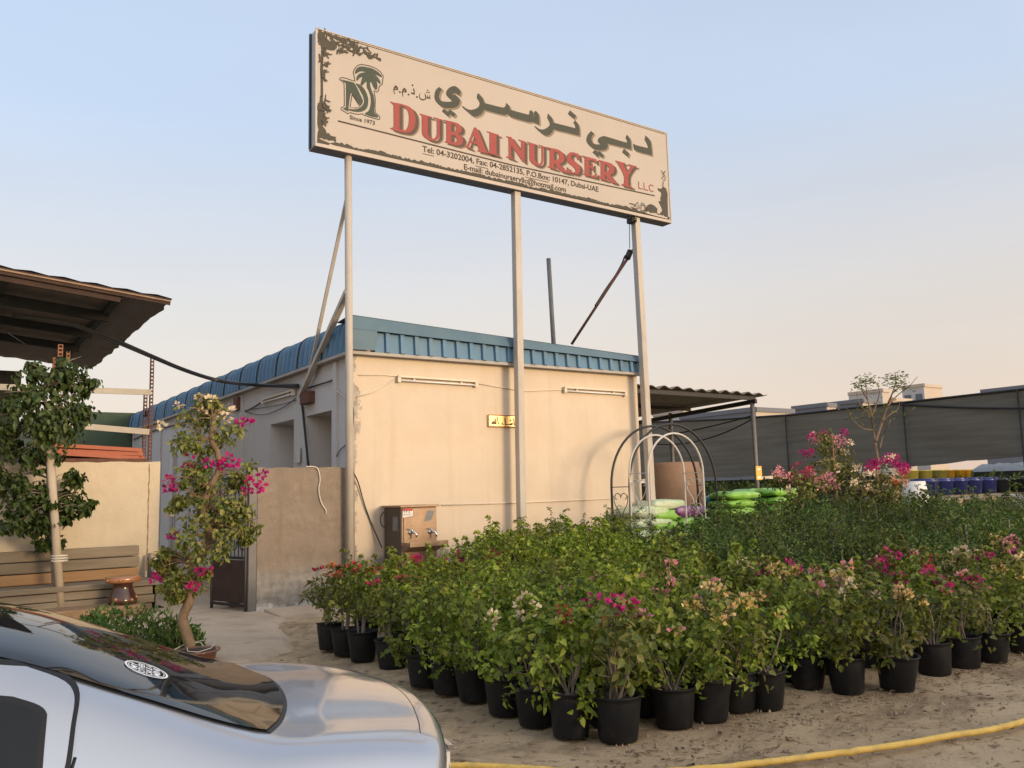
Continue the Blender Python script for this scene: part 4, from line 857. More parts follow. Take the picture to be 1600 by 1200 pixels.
    m = MB(); q = gy(672, 793, yk); x = q[0]-xw0; m.add([(x-.10, .004, zt-.24), (x+.02, .004, zt-.22), (x+.08, .004, zt-.09), (x-.04, .004, zt-.08)], [(0, 1, 2, 3)]); obj('glue_mark', m, 'bags_grey', t)
    m = MB(); m.tube([(-.05+.07*math.cos(k/12*math.pi+math.pi/2)-.0, .45, zt-.20+.11*math.sin(k/12*math.pi+math.pi/2)) for k in range(13)], .008, 6); obj('pipe_loop', m, 'cable', t)
    for i, x in enumerate((.05, W-.05)):
        for y in (.08, D-.06):
            m = MB(); m.box(x-.02, x+.02, y-.02, y+.02, -.02, .079); obj('leg', m, 'steel_dark', t)
    tag(obj('cooler_lead', MB().tube(catmull([gy(552, 738, -.13), gy(560, 755, -.05), gy(570, 790, -.03), gy(582, 822, -.03), gy(597, 856, -.15)], 6), .010, 6), 'cable'), 'black cable hanging from the pole down to the water cooler', 'cable')
build_left()

# ================================================================== RIGHT SIDE
def arch(label, y0, y1, uL, uR, vTop, m, r, uB=None):
    a = gy(uL, 800, y0); b = gy(uR, 800, y0); xl, xr = a[0], b[0]; cx = (xl+xr)/2; rad = (xr-xl)/2
    ztop = gy((uL+uR)/2, vTop, y0)[2]; zs = ztop-rad*1.02
    t = thing('garden_arch', label, 'garden arch', (cx, (y0+y1)/2, 0))
    for y in (y0, y1):
        yy = y-(y0+y1)/2; pts = [(-rad, yy, 0), (-rad, yy, zs*.5), (-rad, yy, zs)]+[(-rad*math.cos(k/24*math.pi), yy, zs+rad*1.02*math.sin(k/24*math.pi)) for k in range(1, 24)]+[(rad, yy, zs), (rad, yy, zs*.5), (rad, yy, 0)]
        obj('hoop', MB().tube(pts, r, 10), m, t)
    h = abs(y1-y0)/2-r
    for s in (-1, 1):
        k = MB(); x = s*rad
        for zc in (zs+.0, zs-.85, .35, .05): k.bar((x, -h, zc), (x, h, zc), .014)
        def scroll(cz, flip, size):
            for q in (-1, 1):
                pts = []
                for i in range(22):
                    an = i/21*4.6; rr = size*(1-i/26); pts.append((x, q*(h*.48-(rr*math.cos(an))*.55*h/size*.9), cz+flip*rr*math.sin(an)*1.0))
                k.tube(pts, .007, 5)
        for z0 in (zs-.02, zs-1.02):
            if z0-.85 < 0: continue
            scroll(z0-.16, 1, .10); scroll(z0-.68, -1, .09); scroll(z0-.56, 1, .09)
            for q in (-1, 1): k.tube(catmull([(x, q*h*.85, z0-.12), (x, q*h*.75, z0-.26), (x, q*h*.15, z0-.44), (x, q*h*.35, z0-.60), (x, q*h*.9, z0-.74)], 5), .007, 5)
        obj('scroll_panel', k, m, t)
    return t
arch('tall black iron garden arch before the right end of the cream wall', -.55, -1.0, 957, 1092, 666, 'black_metal', .021)
arch('smaller white iron garden arch nested inside the black one', -1.25, -1.68, 986, 1072, 680, 'white_metal', .0165)

def build_right():
    # lean-to carport
    yf = 1.5; A = gy(1003, 603, yf); B = gy(1199, 617, yf); P = gy(1176, 624, yf+.1)
    t = thing('lean_to_shelter', 'low corrugated iron shelter on dark posts to the right of the cream building', 'shelter', (0, 0, 0))
    x0, x1 = 5.85, B[0]; zl, zr = A[2]+.0, B[2]; YB = yf+5.2
    m = MB(); nx = 110; vs = []
    for y, dz in ((yf, 0), (YB, -.15)):
        for i in range(nx+1):
            x = x0+(x1-x0)*i/nx; vs.append((x, y, zl+(zr-zl)*(x-A[0])/(B[0]-A[0])+dz+.03*math.sin(i/nx*2*math.pi*14)+random.Random(i//8).uniform(-.01, .02)*(y == yf)))
    w = nx+1; m.add(vs, [(i, i+1, w+i+1, w+i) for i in range(nx)], True); m.add([(v[0], v[1], v[2]+.012) for v in vs], [(i, i+1, w+i+1, w+i) for i in range(nx)], True)
    m.add([v for v in vs[:w]]+[(v[0], v[1]-.001, v[2]+.012) for v in vs[:w]], [(i, i+1, w+i+1, w+i) for i in range(nx)])
    obj('corrugated_roof', m, 'shed_roof', t)
    zb = lambda x: zl+(zr-zl)*(x-A[0])/(B[0]-A[0])-.09
    m = MB(); m.bar((x0, yf+.12, zb(x0)), (P[0]+.1, yf+.12, zb(P[0])), .06, .09); m.bar((x0, YB-.6, zb(x0)-.12), (P[0]+.1, YB-.6, zb(P[0])-.12), .06, .09); m.bar((x0, yf+2.2, zb(x0)-.06), (P[0]+.1, yf+2.2, zb(P[0])-.06), .06, .09); obj('purlin', m, 'black_metal', t)
    q = gx(990, 648, P[0]); m = MB(); m.bar((P[0], yf, P[2]-.05), (P[0], YB+.4, P[2]-.30), .07, .10); obj('side_beam', m, 'black_metal', t)
    c2 = gx(1050, 700, P[0])
    for y in (yf+.12, min(c2[1], YB+.2)):
        m = MB(); m.tube([(P[0], y, 0), (P[0], y, P[2]-.08)], .052, 12); obj('post', m, 'steel_dark', t)
    m = MB(); m.tube([(x0+.1, YB-.6, 0), (x0+.1, YB-.6, zb(x0)-.14)], .05, 10); m.box(x0-.02, x0+.35, yf+.3, yf+.34, zb(x0)-.7, zb(x0)-.05); obj('side_sheet', m, 'shed_roof', t)
    pz = gy(1185, 740, yf); m = MB(); m.box(-.10, .10, -.075, -.055, -.16, .16); tg = tag(obj('warning_tag', m, 'tag_yellow', None, (P[0], yf+.12, gy(1184, 739, yf)[2])), 'small yellow tag fixed to the dark shelter post', 'tag')
    m = MB(); m.box(-.06, .06, -.079, -.0755, -.13, -.08); m.box(-.05, .05, -.079, -.0755, .07, .11); obj('pale_print', m, 'paper', tg)
    for i, (pa, pb, dr) in enumerate((((1180, 648), (1085, 678), .10), ((1180, 652), (1060, 684), .30))):
        a = gy(*pa, yf+.1); b = gx(*pb, P[0]-.05); b = np.array([P[0]-.03, YB-.2-i, b[2]])
        tag(obj('slack_cable', MB().tube(sag(a, b, dr), .016, 6), 'cable'), ['upper slack black cable tied to the shelter post', 'lower slack black cable tied to the shelter post'][i], 'cable')
    # big clay jar
    yj = .75; c = gy(1052, 723, yj); rj = .5*(gy(1085, 750, yj)-gy(1018, 750, yj))[0]; zt = c[2]
    m = MB(); m.lathe([(rj*.55, 0), (rj*.8, zt*.15), (rj*.97, zt*.45), (rj*1.0, zt*.65), (rj*.96, zt*.86), (rj*.86, zt*.965), (rj*.84, zt), (rj*.70, zt), (rj*.68, zt*.95), (0, zt*.9)], n=40)
    tag(obj('clay_jar', m, 'clay_jar', None, (c[0], yj, 0)), 'very large plain brown clay jar under the corrugated shelter', 'jar')
    # sacks
    def sack(p, L, W, H, rz, m, label, group=None, tilt=0):
        t = MB(); nu, nv = 28, 14; r2 = random.Random(hash((round(float(p[0]), 2), round(float(p[1]), 2), round(float(p[2]), 2))) & 0xffff)
        vs = []; ph = r2.uniform(0, 6)
        for j in range(nv+1):
            a = -math.pi/2+math.pi*j/nv
            for i in range(nu):
                b = 2*math.pi*i/nu; ca, sa = math.cos(a), math.sin(a); cb, sb = math.cos(b), math.sin(b)
                f = lambda v, e: math.copysign(abs(v)**e, v)
                px_, py_ = L/2*f(ca, .38)*f(cb, .30), W/2*f(ca, .38)*f(sb, .30); pin = 1-.55*abs(2*px_/L)**5; wob = .10*math.sin(px_*9+ph)*math.sin(py_*11+ph*2); vs.append((px_+r2.uniform(-.014, .014), py_*(1-.06*abs(2*px_/L)**4)+r2.uniform(-.014, .014), H*.5+H*.5*f(sa, .8)*pin*(1+wob*1.6)+r2.uniform(-.006, .006)))
        t.add(vs, [(j*nu+i, j*nu+(i+1) % nu, (j+1)*nu+(i+1) % nu, (j+1)*nu+i) for j in range(nv) for i in range(nu)], True)
        o = tag(obj('compost_sack', t, m, None, tuple(p)), label, 'sack', group); o.rotation_euler = (0, tilt, rz); return o
    def pile(u, v, y, n, m, desc, top=None, L=.85, W=.55, H=.17):
        c = gy(u, v, y); z = c[2]-H
        while z > -H*.5:
            pass; break
        k = int(max(1, math.floor(c[2]/H))); H2 = c[2]/k
        for i in range(k):
            mm = m if i < k-1 or top is None else top
            sack((c[0]+random.uniform(-.04, .04), y+random.uniform(-.04, .04), i*H2), L, W, H2*1.04, random.uniform(-.12, .12), mm,
                 desc+', topmost' if i == k-1 else desc+', lower down', None if i == k-1 else desc+' lower sacks')
    pile(1032, 781, -.35, 6, 'bag_green', 'pale green compost sack behind the white arch', 'bag_pale')
    pile(1070, 791, -.45, 6, 'bag_green', 'purple and white compost sack beside the clay jar', 'bag_purple')
    pile(1008, 791, -.35, 6, 'bag_pale', 'pale green and white compost sack by the corner of the cream wall', 'bag_pale')
    pile(1145, 768, 1.0, 6, 'bag_green', 'lime green compost sack left of the shelter post', L=1.05, W=.7)
    pile(1178, 764, 1.5, 6, 'bag_green', 'lime green compost sack just behind the shelter post', L=1.05, W=.7)
    pile(1215, 763, .7, 6, 'bag_green', 'lime green compost sack right of the shelter post', L=1.05, W=.7)
    pile(1240, 768, 1.2, 6, 'bag_green', 'lime green compost sack under the pink bougainvillea', L=1.05, W=.7)
    pile(1112, 776, 1.6, 6, 'bag_blue', 'pale blue compost sack between the jar and the lime sacks', 'bag_blue')
    # shade net along the boundary
    XN = 19.0
    ys = [gx(u, 700, XN)[1] for u in (985, 1130, 1237, 1420, 1600)]
    tops = [gx(u, v, XN)[2] for u, v in ((1000, 659), (1130, 655), (1237, 648), (1420, 628), (1600, 608))]
    bots = [gx(u, v, XN)[2] for u, v in ((1000, 748), (1130, 746), (1237, 742), (1420, 729), (1600, 713))]
    Y = np.linspace(ys[0]+3, -9, 90); zt = np.interp(Y, ys[::-1], tops[::-1]); zbm = np.interp(Y, ys[::-1], bots[::-1])
    t = thing('shade_net_fence', 'long dark shade net fence stretched across the far right side', 'fence', (XN, 0, 0)); r2 = random.Random(4)
    m = MB(); nv = 12; vs = []
    for j in range(nv+1):
        for i, y in enumerate(Y):
            f = j/nv; sagz = .04*math.sin(i*.35)*(1-f)
            vs.append((.10*math.sin(i*.5+j*.3)*f*(1-f)*2+r2.uniform(-.012, .012), y, zbm[i]+(zt[i]-zbm[i])*f+(r2.uniform(-.02, .02) if j == 0 else 0)))
    w = len(Y); m.add(vs, [(j*w+i, j*w+i+1, (j+1)*w+i+1, (j+1)*w+i) for j in range(nv) for i in range(w-1)], True); obj('net', m, 'net', t)
    m = MB(); m.tube([(-.02, y, z) for y, z in zip(Y, zt)], .035, 6); obj('top_wire', m, 'black_metal', t)
    m = MB(); k = [i for i, y in enumerate(Y) if y < gx(1400, 640, XN)[1]]; m.tube([(-.06, Y[i], zt[i]-.05-.55*math.sin(math.pi*min(1, (k.index(i)/max(1, len(k)*.9))))) for i in k], .03, 6); obj('slack_rope', m, 'black_metal', t)
    for u in (1232, 1418, 1600, 1050):
        y = gx(u, 700, XN)[1]; m = MB(); m.tube([(-.06, y, 0), (-.06, y, float(np.interp(y, ys[::-1], tops[::-1])))], .024, 8); obj('post', m, 'black_metal', t)
    m = MB(); m.box(XN+1.6, XN+1.8, -12, ys[0]+12, 0, 1.35); tag(obj('white_boundary_wall', m, 'far_white'), 'low white wall just visible beneath the far shade net', 'wall')
    m = MB(); m.box(XN+.5, XN+.6, -9, ys[0]+10, 0, 1.72); tag(obj('dark_gap_panel', m, 'shed_dark'), 'dark panel added to keep the gap beneath the shade net dark', 'screen')  # dark panel added so the gap under the net stays dark
    # glazed pots and planters on display
    tb = thing('display_stand', 'long low timber stand carrying rows of planters before the shade net', 'stand', (0, 0, 0))
    yD = -1.6
    e0, e1 = gy(1438, 790, yD), gy(1640, 790, yD); zD = gy(1520, 786, yD)[2]-.16
    m = MB(); m.box(e0[0]-.2, e1[0]+1.2, yD-.35, yD+2.4, zD-.08, zD); obj('top', m, 'timber', tb)
    for x in (e0[0], e1[0], e1[0]+1.0):
        for y in (yD-.25, yD+2.2):
            m = MB(); m.box(x-.05, x+.05, y-.05, y+.05, 0, zD-.081); obj('leg', m, 'timber', tb)
    def round_pot(h, r, taper=.8):
        q = MB(); q.lathe([(0, 0), (r*taper, 0), (r*.98, h*.85), (r*1.05, h*.87), (r*1.05, h), (r*.9, h), (r*.85, h*.8), (0, h*.75)], n=20); return q
    def sq_pot(h, r):
        q = MB(); q.hexa([(-r*.7, -r*.7, 0), (r*.7, -r*.7, 0), (r*.7, r*.7, 0), (-r*.7, r*.7, 0), (-r, -r, h*.9), (r, -r, h*.9), (r, r, h*.9), (-r, r, h*.9)])
        q.hexa([(-r*1.03, -r*1.03, h*.901), (r*1.03, -r*1.03, h*.901), (r*1.03, r*1.03, h*.901), (-r*1.03, r*1.03, h*.901), (-r*1.03, -r*1.03, h), (r*1.03, -r*1.03, h), (r*1.03, r*1.03, h), (-r*1.03, r*1.03, h)]); return q
    px = (gy(1500, 780, yD)-gy(1499, 780, yD))[0]
    names = ['first', 'second', 'third', 'fourth', 'fifth', 'sixth', 'seventh', 'eighth']
    for i, (u, mm, d) in enumerate(((1463, 'brown_pot', 'tan'), (1486, 'grey_pot', 'grey'), (1516, 'brown_pot', 'tan'), (1552, 'grey_pot', 'dark grey'), (1594, 'white_pot', 'white'), (1630, 'white_pot', 'white'))):
        h = .30; r = 15*px; p = gy(u, 780, yD)
        o = obj('planter', sq_pot(h, r) if i % 2 == 0 else round_pot(h, r), mm, None, (p[0], yD, zD)); tag(o, f'{d} tapered planter on the front row of the stand, {names[i]} from the left', 'planter', 'planters on the front row of the stand')
    z2 = zD+.335; m = MB(); m.box(e0[0]-.15, e1[0]+1.2, yD+.55, yD+2.3, z2-.05, z2); obj('upper_shelf', m, 'timber', tb)
    for x in (e0[0], e1[0]): 
        m = MB(); m.box(x-.04, x+.04, yD+1.2, yD+1.3, zD+.0005, z2-.0505); obj('riser', m, 'timber', tb)
    y2 = yD+.85; n2 = 0
    for row, (yy, hh) in enumerate(((y2, .36), (y2+.55, .40))):
        for i, u in enumerate((1445, 1468, 1491, 1514, 1537, 1560, 1583, 1606)):
            p = gy(u, 760, yy); blue = u < 1540
            o = obj('glazed_pot', round_pot(hh, 11.5*px, .86), 'blue_pot' if blue else 'navy_pot', None, (p[0], yy, z2))
            tag(o, f"{'cobalt blue' if blue else 'blackish'} glazed pot in the {'front' if row == 0 else 'back'} rank of the upper shelf, {names[i]} from the left", 'pot', 'dark glazed pots on the upper shelf')
    y3 = yD+2.0; z3 = z2+.40
    m = MB(); m.box(e0[0]-.9, e1[0], y3-.01, y3+.9, z3-.05, z3); obj('top_shelf', m, 'timber', tb)
    for x in (e0[0]-.7, e1[0]-.2):
        m = MB(); m.box(x-.04, x+.04, y3+.75, y3+.85, 0, z3-.0505); obj('back_leg', m, 'timber', tb)
    for i, u in enumerate((1418, 1440, 1464, 1480, 1496, 1508)):
        p = gy(u, 740, y3+.3); c = 'olive_pot' if i < 3 else 'yellow_pot'
        o = obj('glazed_pot', round_pot(.22, (10 if i < 3 else 7)*px, .9), c, None, (p[0], y3+.3, z3)); tag(o, f"{'olive yellow' if i < 3 else 'bright yellow'} glazed pot on the top shelf below the shade net, {names[i]} from the left", 'pot', 'yellow pots on the top shelf')
    a = gy(1570, 742, y3+1.5); m = MB(); nu = 24
    vs = []
    for j in range(9):
        for i in range(nu): aa = i/(nu-1)*math.pi; vs.append((2.2*math.cos(aa)*(-1), -.9+1.8*j/8, .45*math.sin(aa)*(1+.15*math.sin(j*2.2+i))))
    m.add(vs, [(j*nu+i, j*nu+i+1, (j+1)*nu+i+1, (j+1)*nu+i) for j in range(8) for i in range(nu-1)], True)
    m.add([(-2.2, -.9, -1.9), (2.2, -.9, -1.9), (2.2, -.9, .0), (-2.2, -.9, .0)], [(0, 1, 2, 3)])
    tag(obj('covered_heap', m, 'bags_grey', None, (gy(1585, 742, y3+1.5)[0]+.6, y3+1.5, gy(1585, 742, y3+1.5)[2]-.1)), 'heap under grey plastic cover behind the blackish pots', 'heap')
    # tall white cone planter
    yw = -1.9; p = gy(1432, 800, yw); zt = gy(1430, 752, yw)[2]; m = MB(); m.lathe([(0, 0), (.34, 0), (.30, zt*.3), (.25, zt*.8), (.21, zt), (.17, zt), (.17, zt*.9), (0, zt*.88)], n=32)
    tag(obj('cone_planter', m, 'white_pot', None, (p[0], yw, 0)), 'tall white tapering planter beside the pink bougainvillea bush', 'planter')
    # distant buildings
    def block(uL, uC, uR, vT, d, label, side='far_shaded', front='far_sunlit', band=None, wins=0, z0=0.0, cat='building'):
        Pc = gd(uC, vT, d); yl = gx(uL, vT, Pc[0])[1]; xr = gy(uR, vT, Pc[1])[0]; H = Pc[2]
        t = thing('distant_building', label, cat, (Pc[0], Pc[1], 0)); W = max(1.5, xr-Pc[0]); D = max(3, yl-Pc[1])
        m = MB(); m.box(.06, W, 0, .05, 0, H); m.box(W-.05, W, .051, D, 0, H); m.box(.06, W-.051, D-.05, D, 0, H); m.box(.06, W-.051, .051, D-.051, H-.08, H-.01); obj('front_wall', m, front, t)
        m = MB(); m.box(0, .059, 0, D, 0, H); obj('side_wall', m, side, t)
        if band:
            m = MB(); h0, h1 = band; m.box(-.12, -.001, -.0, D, H-h1, H-h0); obj('wall_band', m, 'far_white', t)
        for k in range(wins):
            m = MB(); y = D*(k+.5)/wins; m.box(-.16, -.125, y-D/wins*.3, y+D/wins*.3, H-band[1]+.35, H-band[0]-.5) if band else m.box(-.06, -.005, y-D/wins*.3, y+D/wins*.3, H-2.6, H-1.2); obj('window', m, 'far_glass', t)
        m = MB(); m.box(0, W, -.15, .0-.001, H-.35, H+.05); m.box(-.155, -.121, -.15, D, H-.3, H+.08); obj('parapet', m, front if side == 'far_white' else side, t)
        return t
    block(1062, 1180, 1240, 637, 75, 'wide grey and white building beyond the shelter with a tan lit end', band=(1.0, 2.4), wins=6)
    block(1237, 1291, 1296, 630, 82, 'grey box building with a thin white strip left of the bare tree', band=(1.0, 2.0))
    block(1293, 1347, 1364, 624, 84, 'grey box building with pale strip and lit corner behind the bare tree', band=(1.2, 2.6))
    block(1325, 1378, 1388, 608, 100, 'pale two tier building behind the bare tree', side='far_white', front='far_sunlit')
    block(1360, 1395, 1424, 622, 104, 'low tan building between the bare tree and the pale tower block', side='far_white', front='far_sunlit')
    block(1412, 1443, 1471, 600, 110, 'pale tower block with warm lit end wall to the right of the bare tree', side='far_white', front='far_sunlit', wins=2)
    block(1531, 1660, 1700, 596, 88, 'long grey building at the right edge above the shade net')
    block(1020, 1066, 1078, 641, 95, 'small pale building glimpsed under the shelter roof', side='far_white', front='far_sunlit')
    # hose
    pts = [gz(u, v, .022) for u, v in ((560, 1196), (640, 1197), (722, 1196), (770, 1197.5), (830, 1201), (900, 1206), (980, 1208), (1060, 1204), (1130, 1198), (1200, 1190), (1300, 1177.5), (1400, 1164), (1500, 1147), (1560, 1137), (1600, 1127), (1680, 1108), (1780, 1085))]
    r9 = random.Random(9); hp = [p+Vector((0, r9.gauss(0, .0035), r9.uniform(-.004, .0005))) for p in catmull(pts, 8)]
    tag(obj('garden_hose', MB().tube(hp, .0185, 10), 'hose'), 'dusty yellow hose curving across the sandy ground in front of the pots', 'hose')
build_right()

def build_unseen_shade_wall():  # wall added out of view; its shadow darkens the front pots
    m = MB(); m.box(-26, 34, -20.3, -20, -.1, 2.2); t = tag(obj('unseen_shade_wall', m, 'wall_white'), 'long plain plastered wall added unseen behind the viewer to shade the front pots', 'wall')
    m = MB(); m.box(-26.05, 34.05, -20.35, -19.95, 2.201, 2.28); obj('coping', m, 'cement_pale', t)
build_unseen_shade_wall()
# ================================================================== PLANTS
def leaf_mesh(name, P, D, L, W, up=None, fold=.18, droop=.25, seed=0):
    """many folded six-point leaves in one mesh"""
    g = np.random.default_rng(seed); N = len(P); P = np.asarray(P, float); D = np.asarray(D, float); D /= np.linalg.norm(D, axis=1)[:, None]+1e-9
    if up is None:   # blades hang with their faces outwards, as drooping leaves do
        c = P.mean(0); q = (P-c)/(np.abs(P-c).max(0)+1e-6); up = q*[1.0, 1.0, .6]+[0, 0, .38]+g.normal(0, .42, (N, 3))
    U = up
    S_ = np.cross(D, U); S_ /= np.linalg.norm(S_, axis=1)[:, None]+1e-9; Nn = np.cross(S_, D)
    L = np.asarray(L)[:, None]*np.ones((N, 1)); W = np.asarray(W)[:, None]*np.ones((N, 1))
    a = P; l1 = P+D*L*.32+S_*W*.5+Nn*W*fold; r1 = P+D*L*.32-S_*W*.5+Nn*W*fold
    l2 = P+D*L*.70+S_*W*.34+Nn*W*fold*.5-Nn*L*droop*.35; r2 = P+D*L*.70-S_*W*.34+Nn*W*fold*.5-Nn*L*droop*.35
    tp = P+D*L-Nn*L*droop
    V = np.stack([a, l1, l2, tp, r2, r1], 1).reshape(-1, 3)
    me = bpy.data.meshes.new(name); nf = 2*N
    me.vertices.add(6*N); me.vertices.foreach_set('co', V.ravel().astype(np.float32))
    base = np.arange(N)[:, None]*6; F = np.concatenate([base+[0, 3, 2, 1], base+[0, 5, 4, 3]], 1).reshape(-1)
    me.loops.add(4*nf); me.loops.foreach_set('vertex_index', F.astype(np.int32))
    me.polygons.add(nf); me.polygons.foreach_set('loop_start', np.arange(nf, dtype=np.int32)*4)
    me.update(calc_edges=True); return me
def unit(g, n): v = g.normal(0, 1, (n, 3)); return v/np.linalg.norm(v, axis=1)[:, None]
def clump_leaves(g, centers, radii, per, outward=.6, drop=-.35):
    P = []; D = []
    for c, r in zip(centers, radii):
        d = unit(g, per); q = d*(g.random((per, 1))**.5)*r; P.append(c+q); D.append(d*outward+[0, 0, drop]+g.normal(0, .35, (per, 3)))
    return np.concatenate(P), np.concatenate(D)
def make_bush(seed, h=.8, rad=.27, z0=.30, nc=34, per=13, leafL=.06, leafW=.045, base_z=.24, shoots=7, trunk=0, flowers=0, stakes=0, cone=.0):
    g = np.random.default_rng(seed); out = {}
    a = g.random(nc)*2*math.pi; f = g.random(nc)**.6; zz = z0+(h-z0)*g.random(nc)**.8
    prof = np.sqrt(np.clip(1-((zz-(z0+h)/2)/((h-z0)*.56))**2, .08, 1))*(1-cone*(zz-z0)/(h-z0))
    cen = np.stack([np.cos(a)*f*rad*prof*1.15, np.sin(a)*f*rad*prof*1.15, zz], 1)+g.normal(0, .02, (nc, 3))
    P, D = clump_leaves(g, cen, g.uniform(.05, .11, nc)*(rad/.27)**.5, per)
    st = MB(); tips = []
    tb = Vector((0, 0, base_z))
    if trunk:
        tp = Vector((g.normal(0, .02), g.normal(0, .02), trunk)); st.tube(catmull([tb-Vector((0, 0, .05)), tb.lerp(tp, .5)+Vector((g.normal(0, .012), g.normal(0, .012), 0)), tp], 4), [.019]*8+[.015], 7); root = tp
        tp2 = tp+Vector((.06, .03, -.02)); st.tube(catmull([tb+Vector((.03, .02, -.05)), tb.lerp(tp2, .5)+Vector((.02, 0, 0)), tp2], 3), .011, 6)
    else: root = tb
    idx = g.choice(nc, min(nc, 13), replace=False)
    for i in idx:
        c = Vector(cen[i]); b0 = root+Vector((g.normal(0, .018), g.normal(0, .018), -.05)); mid = b0.lerp(c, .5)+Vector((g.normal(0, .03), g.normal(0, .03), .05))
        st.tube(catmull([b0, mid, c], 4), list(np.linspace(.009 if not trunk else .007, .003, 9)), 5)
    SP = []; SD = []
    for k in range(shoots):
        i = g.integers(nc) if k > 2 else int(np.argsort(zz)[-1-k]); c = Vector(cen[i]); hd = Vector((c.x, c.y, 0)); hd = hd.normalized() if hd.length > .02 else Vector((1, 0, 0))
        ln = g.uniform(.10, .26)*(h/.8); tip = c+hd*ln*g.uniform(.1, .7)+Vector((0, 0, ln*g.uniform(.3, 1.0))); pts = catmull([c, c.lerp(tip, .55)+Vector((0, 0, .05)), tip], 5)
        st.tube(pts, .0025, 4, cap=False); tips.append(tip)
        for j, p in enumerate(pts[1:]):
            for q in range(2): SP.append(p+Vector(g.normal(0, .008, 3))); v = g.normal(0, 1, 3); v[2] = -.2; SD.append(v)
    P = np.concatenate([P, np.array(SP)]) if SP else P; D = np.concatenate([D, np.array(SD)]) if SD else D
    n = len(P); Ls = leafL*g.uniform(.45, 1.35, n); out['foliage'] = leaf_mesh('foliage', P, D, Ls, Ls*leafW/leafL*g.uniform(.85, 1.15, n), seed=seed)
    out['stems'] = st.mesh('stems')
    if flowers:
        FP = []; FD = []
        order = np.argsort(-cen[:, 2]-cen[:, 0]*0)
        spots = [Vector(t) for t in tips[:max(1, flowers//2)]]+[Vector(cen[i])+Vector((cen[i][0]*.3, cen[i][1]*.3, .05)) for i in order[:flowers-len(tips[:max(1, flowers//2)])]]
        for c in spots:
            k = g.integers(9, 20); d = unit(g, k); FP.append(np.array(c)+d*g.uniform(.2, 1, (k, 1))*[.045, .045, .028]); FD.append(d+[0, 0, .5])
        out['flowers'] = [leaf_mesh('flower_cluster', p_, d_, .037*g.uniform(.7, 1.2, len(p_)), np.full(len(p_), .029), fold=.3, droop=-.15, seed=seed+1) for p_, d_ in zip(FP, FD)]
    if stakes:
        s = MB(); s.bar((.02, .01, .1), (.03+g.normal(0, .03), g.normal(0, .03), h*.95), .012); out['stake'] = s.mesh('stake')
    return out
def pot_meshes(rt=.145, rb=.112, h=.26):
    m = MB(); m.lathe([(0, .002), (rb*.96, 0), (rb, .008), (rb+(rt-rb)*.80, h*.80), (rt*.965, h*.86), (rt*.97, h*.95), (rt*1.04, h*.965), (rt*1.055, h*.985), (rt*1.04, h), (rt*.95, h), (rt*.93, h*.9), (rt*.90, h*.82)], n=28)
    s = MB(); r2 = random.Random(3); n = 20; s.add([(rt*.92*math.cos(2*math.pi*i/n), rt*.92*math.sin(2*math.pi*i/n), h*.86) for i in range(n)]+[(rt*.45*math.cos(2*math.pi*i/n), rt*.45*math.sin(2*math.pi*i/n), h*.88+r2.uniform(-.01, .015)) for i in range(n)]+[(0, 0, h*.9)], [(i, (i+1) % n, n+(i+1) % n, n+i) for i in range(n)]+[(n+i, n+(i+1) % n, 2*n) for i in range(n)], True)
    return m.mesh('pot'), s.mesh('soil')
POT, SOIL = pot_meshes()
POT2, SOIL2 = pot_meshes(.125, .10, .24)
PROTO = {}
def proto(kind, i, **k):
    if (kind, i) not in PROTO: PROTO[(kind, i)] = make_bush(hash_seed(kind, i), **k)
    return PROTO[(kind, i)]
def hash_seed(kind, i): return sum(ord(c)*(j+3) for j, c in enumerate(kind))*17+i*101
KIND = {'bright': dict(h=.74, rad=.275, z0=.21, nc=33, per=17, leafL=.048, leafW=.035), 'tall': dict(h=.84, rad=.29, z0=.30, nc=42, per=18, leafL=.048, leafW=.035, shoots=11),
        'bloom': dict(h=.66, rad=.27, z0=.20, nc=27, per=14, leafL=.047, leafW=.034, shoots=15, flowers=5), 'standard': dict(h=.74, rad=.25, z0=.42, nc=34, per=15, leafL=.046, leafW=.030, trunk=.46, shoots=8, flowers=3),
        'sparse': dict(h=.72, rad=.24, z0=.28, nc=20, per=11, leafL=.056, leafW=.040, shoots=12, flowers=4),
        'fine': dict(h=.86, rad=.30, z0=.34, nc=60, per=17, leafL=.044, leafW=.021, shoots=10, stakes=1), 'finetall': dict(h=1.08, rad=.32, z0=.36, nc=66, per=17, leafL=.046, leafW=.022, shoots=10)}
def place_plant(kind, var, x, y, label, name='potted_bougainvillea', cat='potted plant', group=None, leaf='leaf_bright', flower=None, rz=None, sc_=1.0, pot=True, small=None):
    small = (kind in ('bright', 'tall') and random.random() < .3) if small is None else small
    pm = proto(kind, var, **KIND[kind])
    t = thing(name, label, cat, (x, y, -.006), random.uniform(0, 6.28) if rz is None else rz, group); t.scale = (sc_*random.uniform(.94, 1.06), sc_*random.uniform(.94, 1.06), sc_*(random.uniform(.84, 1.12) if group else random.uniform(.94, 1.03))); t.rotation_euler = (random.gauss(0, .035), random.gauss(0, .035), t.rotation_euler[2])
    def part(nm, me, mm):
        o = bpy.data.objects.new(nm, me); C.objects.link(o); o.parent = t
        if not me.materials: me.materials.append(M[mm])
        o.material_slots[0].link = 'OBJECT'; o.material_slots[0].material = M[mm]; return o
    part('pot', POT2 if small else POT, 'pot'); part('soil', SOIL2 if small else SOIL, 'soil')
    part('stems', pm['stems'], 'bark_grey'); part('foliage', pm['foliage'], leaf)
    if flower and 'flowers' in pm:
        for me in pm['flowers']: part('flower_cluster', me, 'fl_'+flower)
    if 'stake' in pm: part('stake', pm['stake'], 'stake')
    return t
used = []
def free(x, y, d): return all((x-a)**2+(y-b)**2 > d*d for a, b in used)
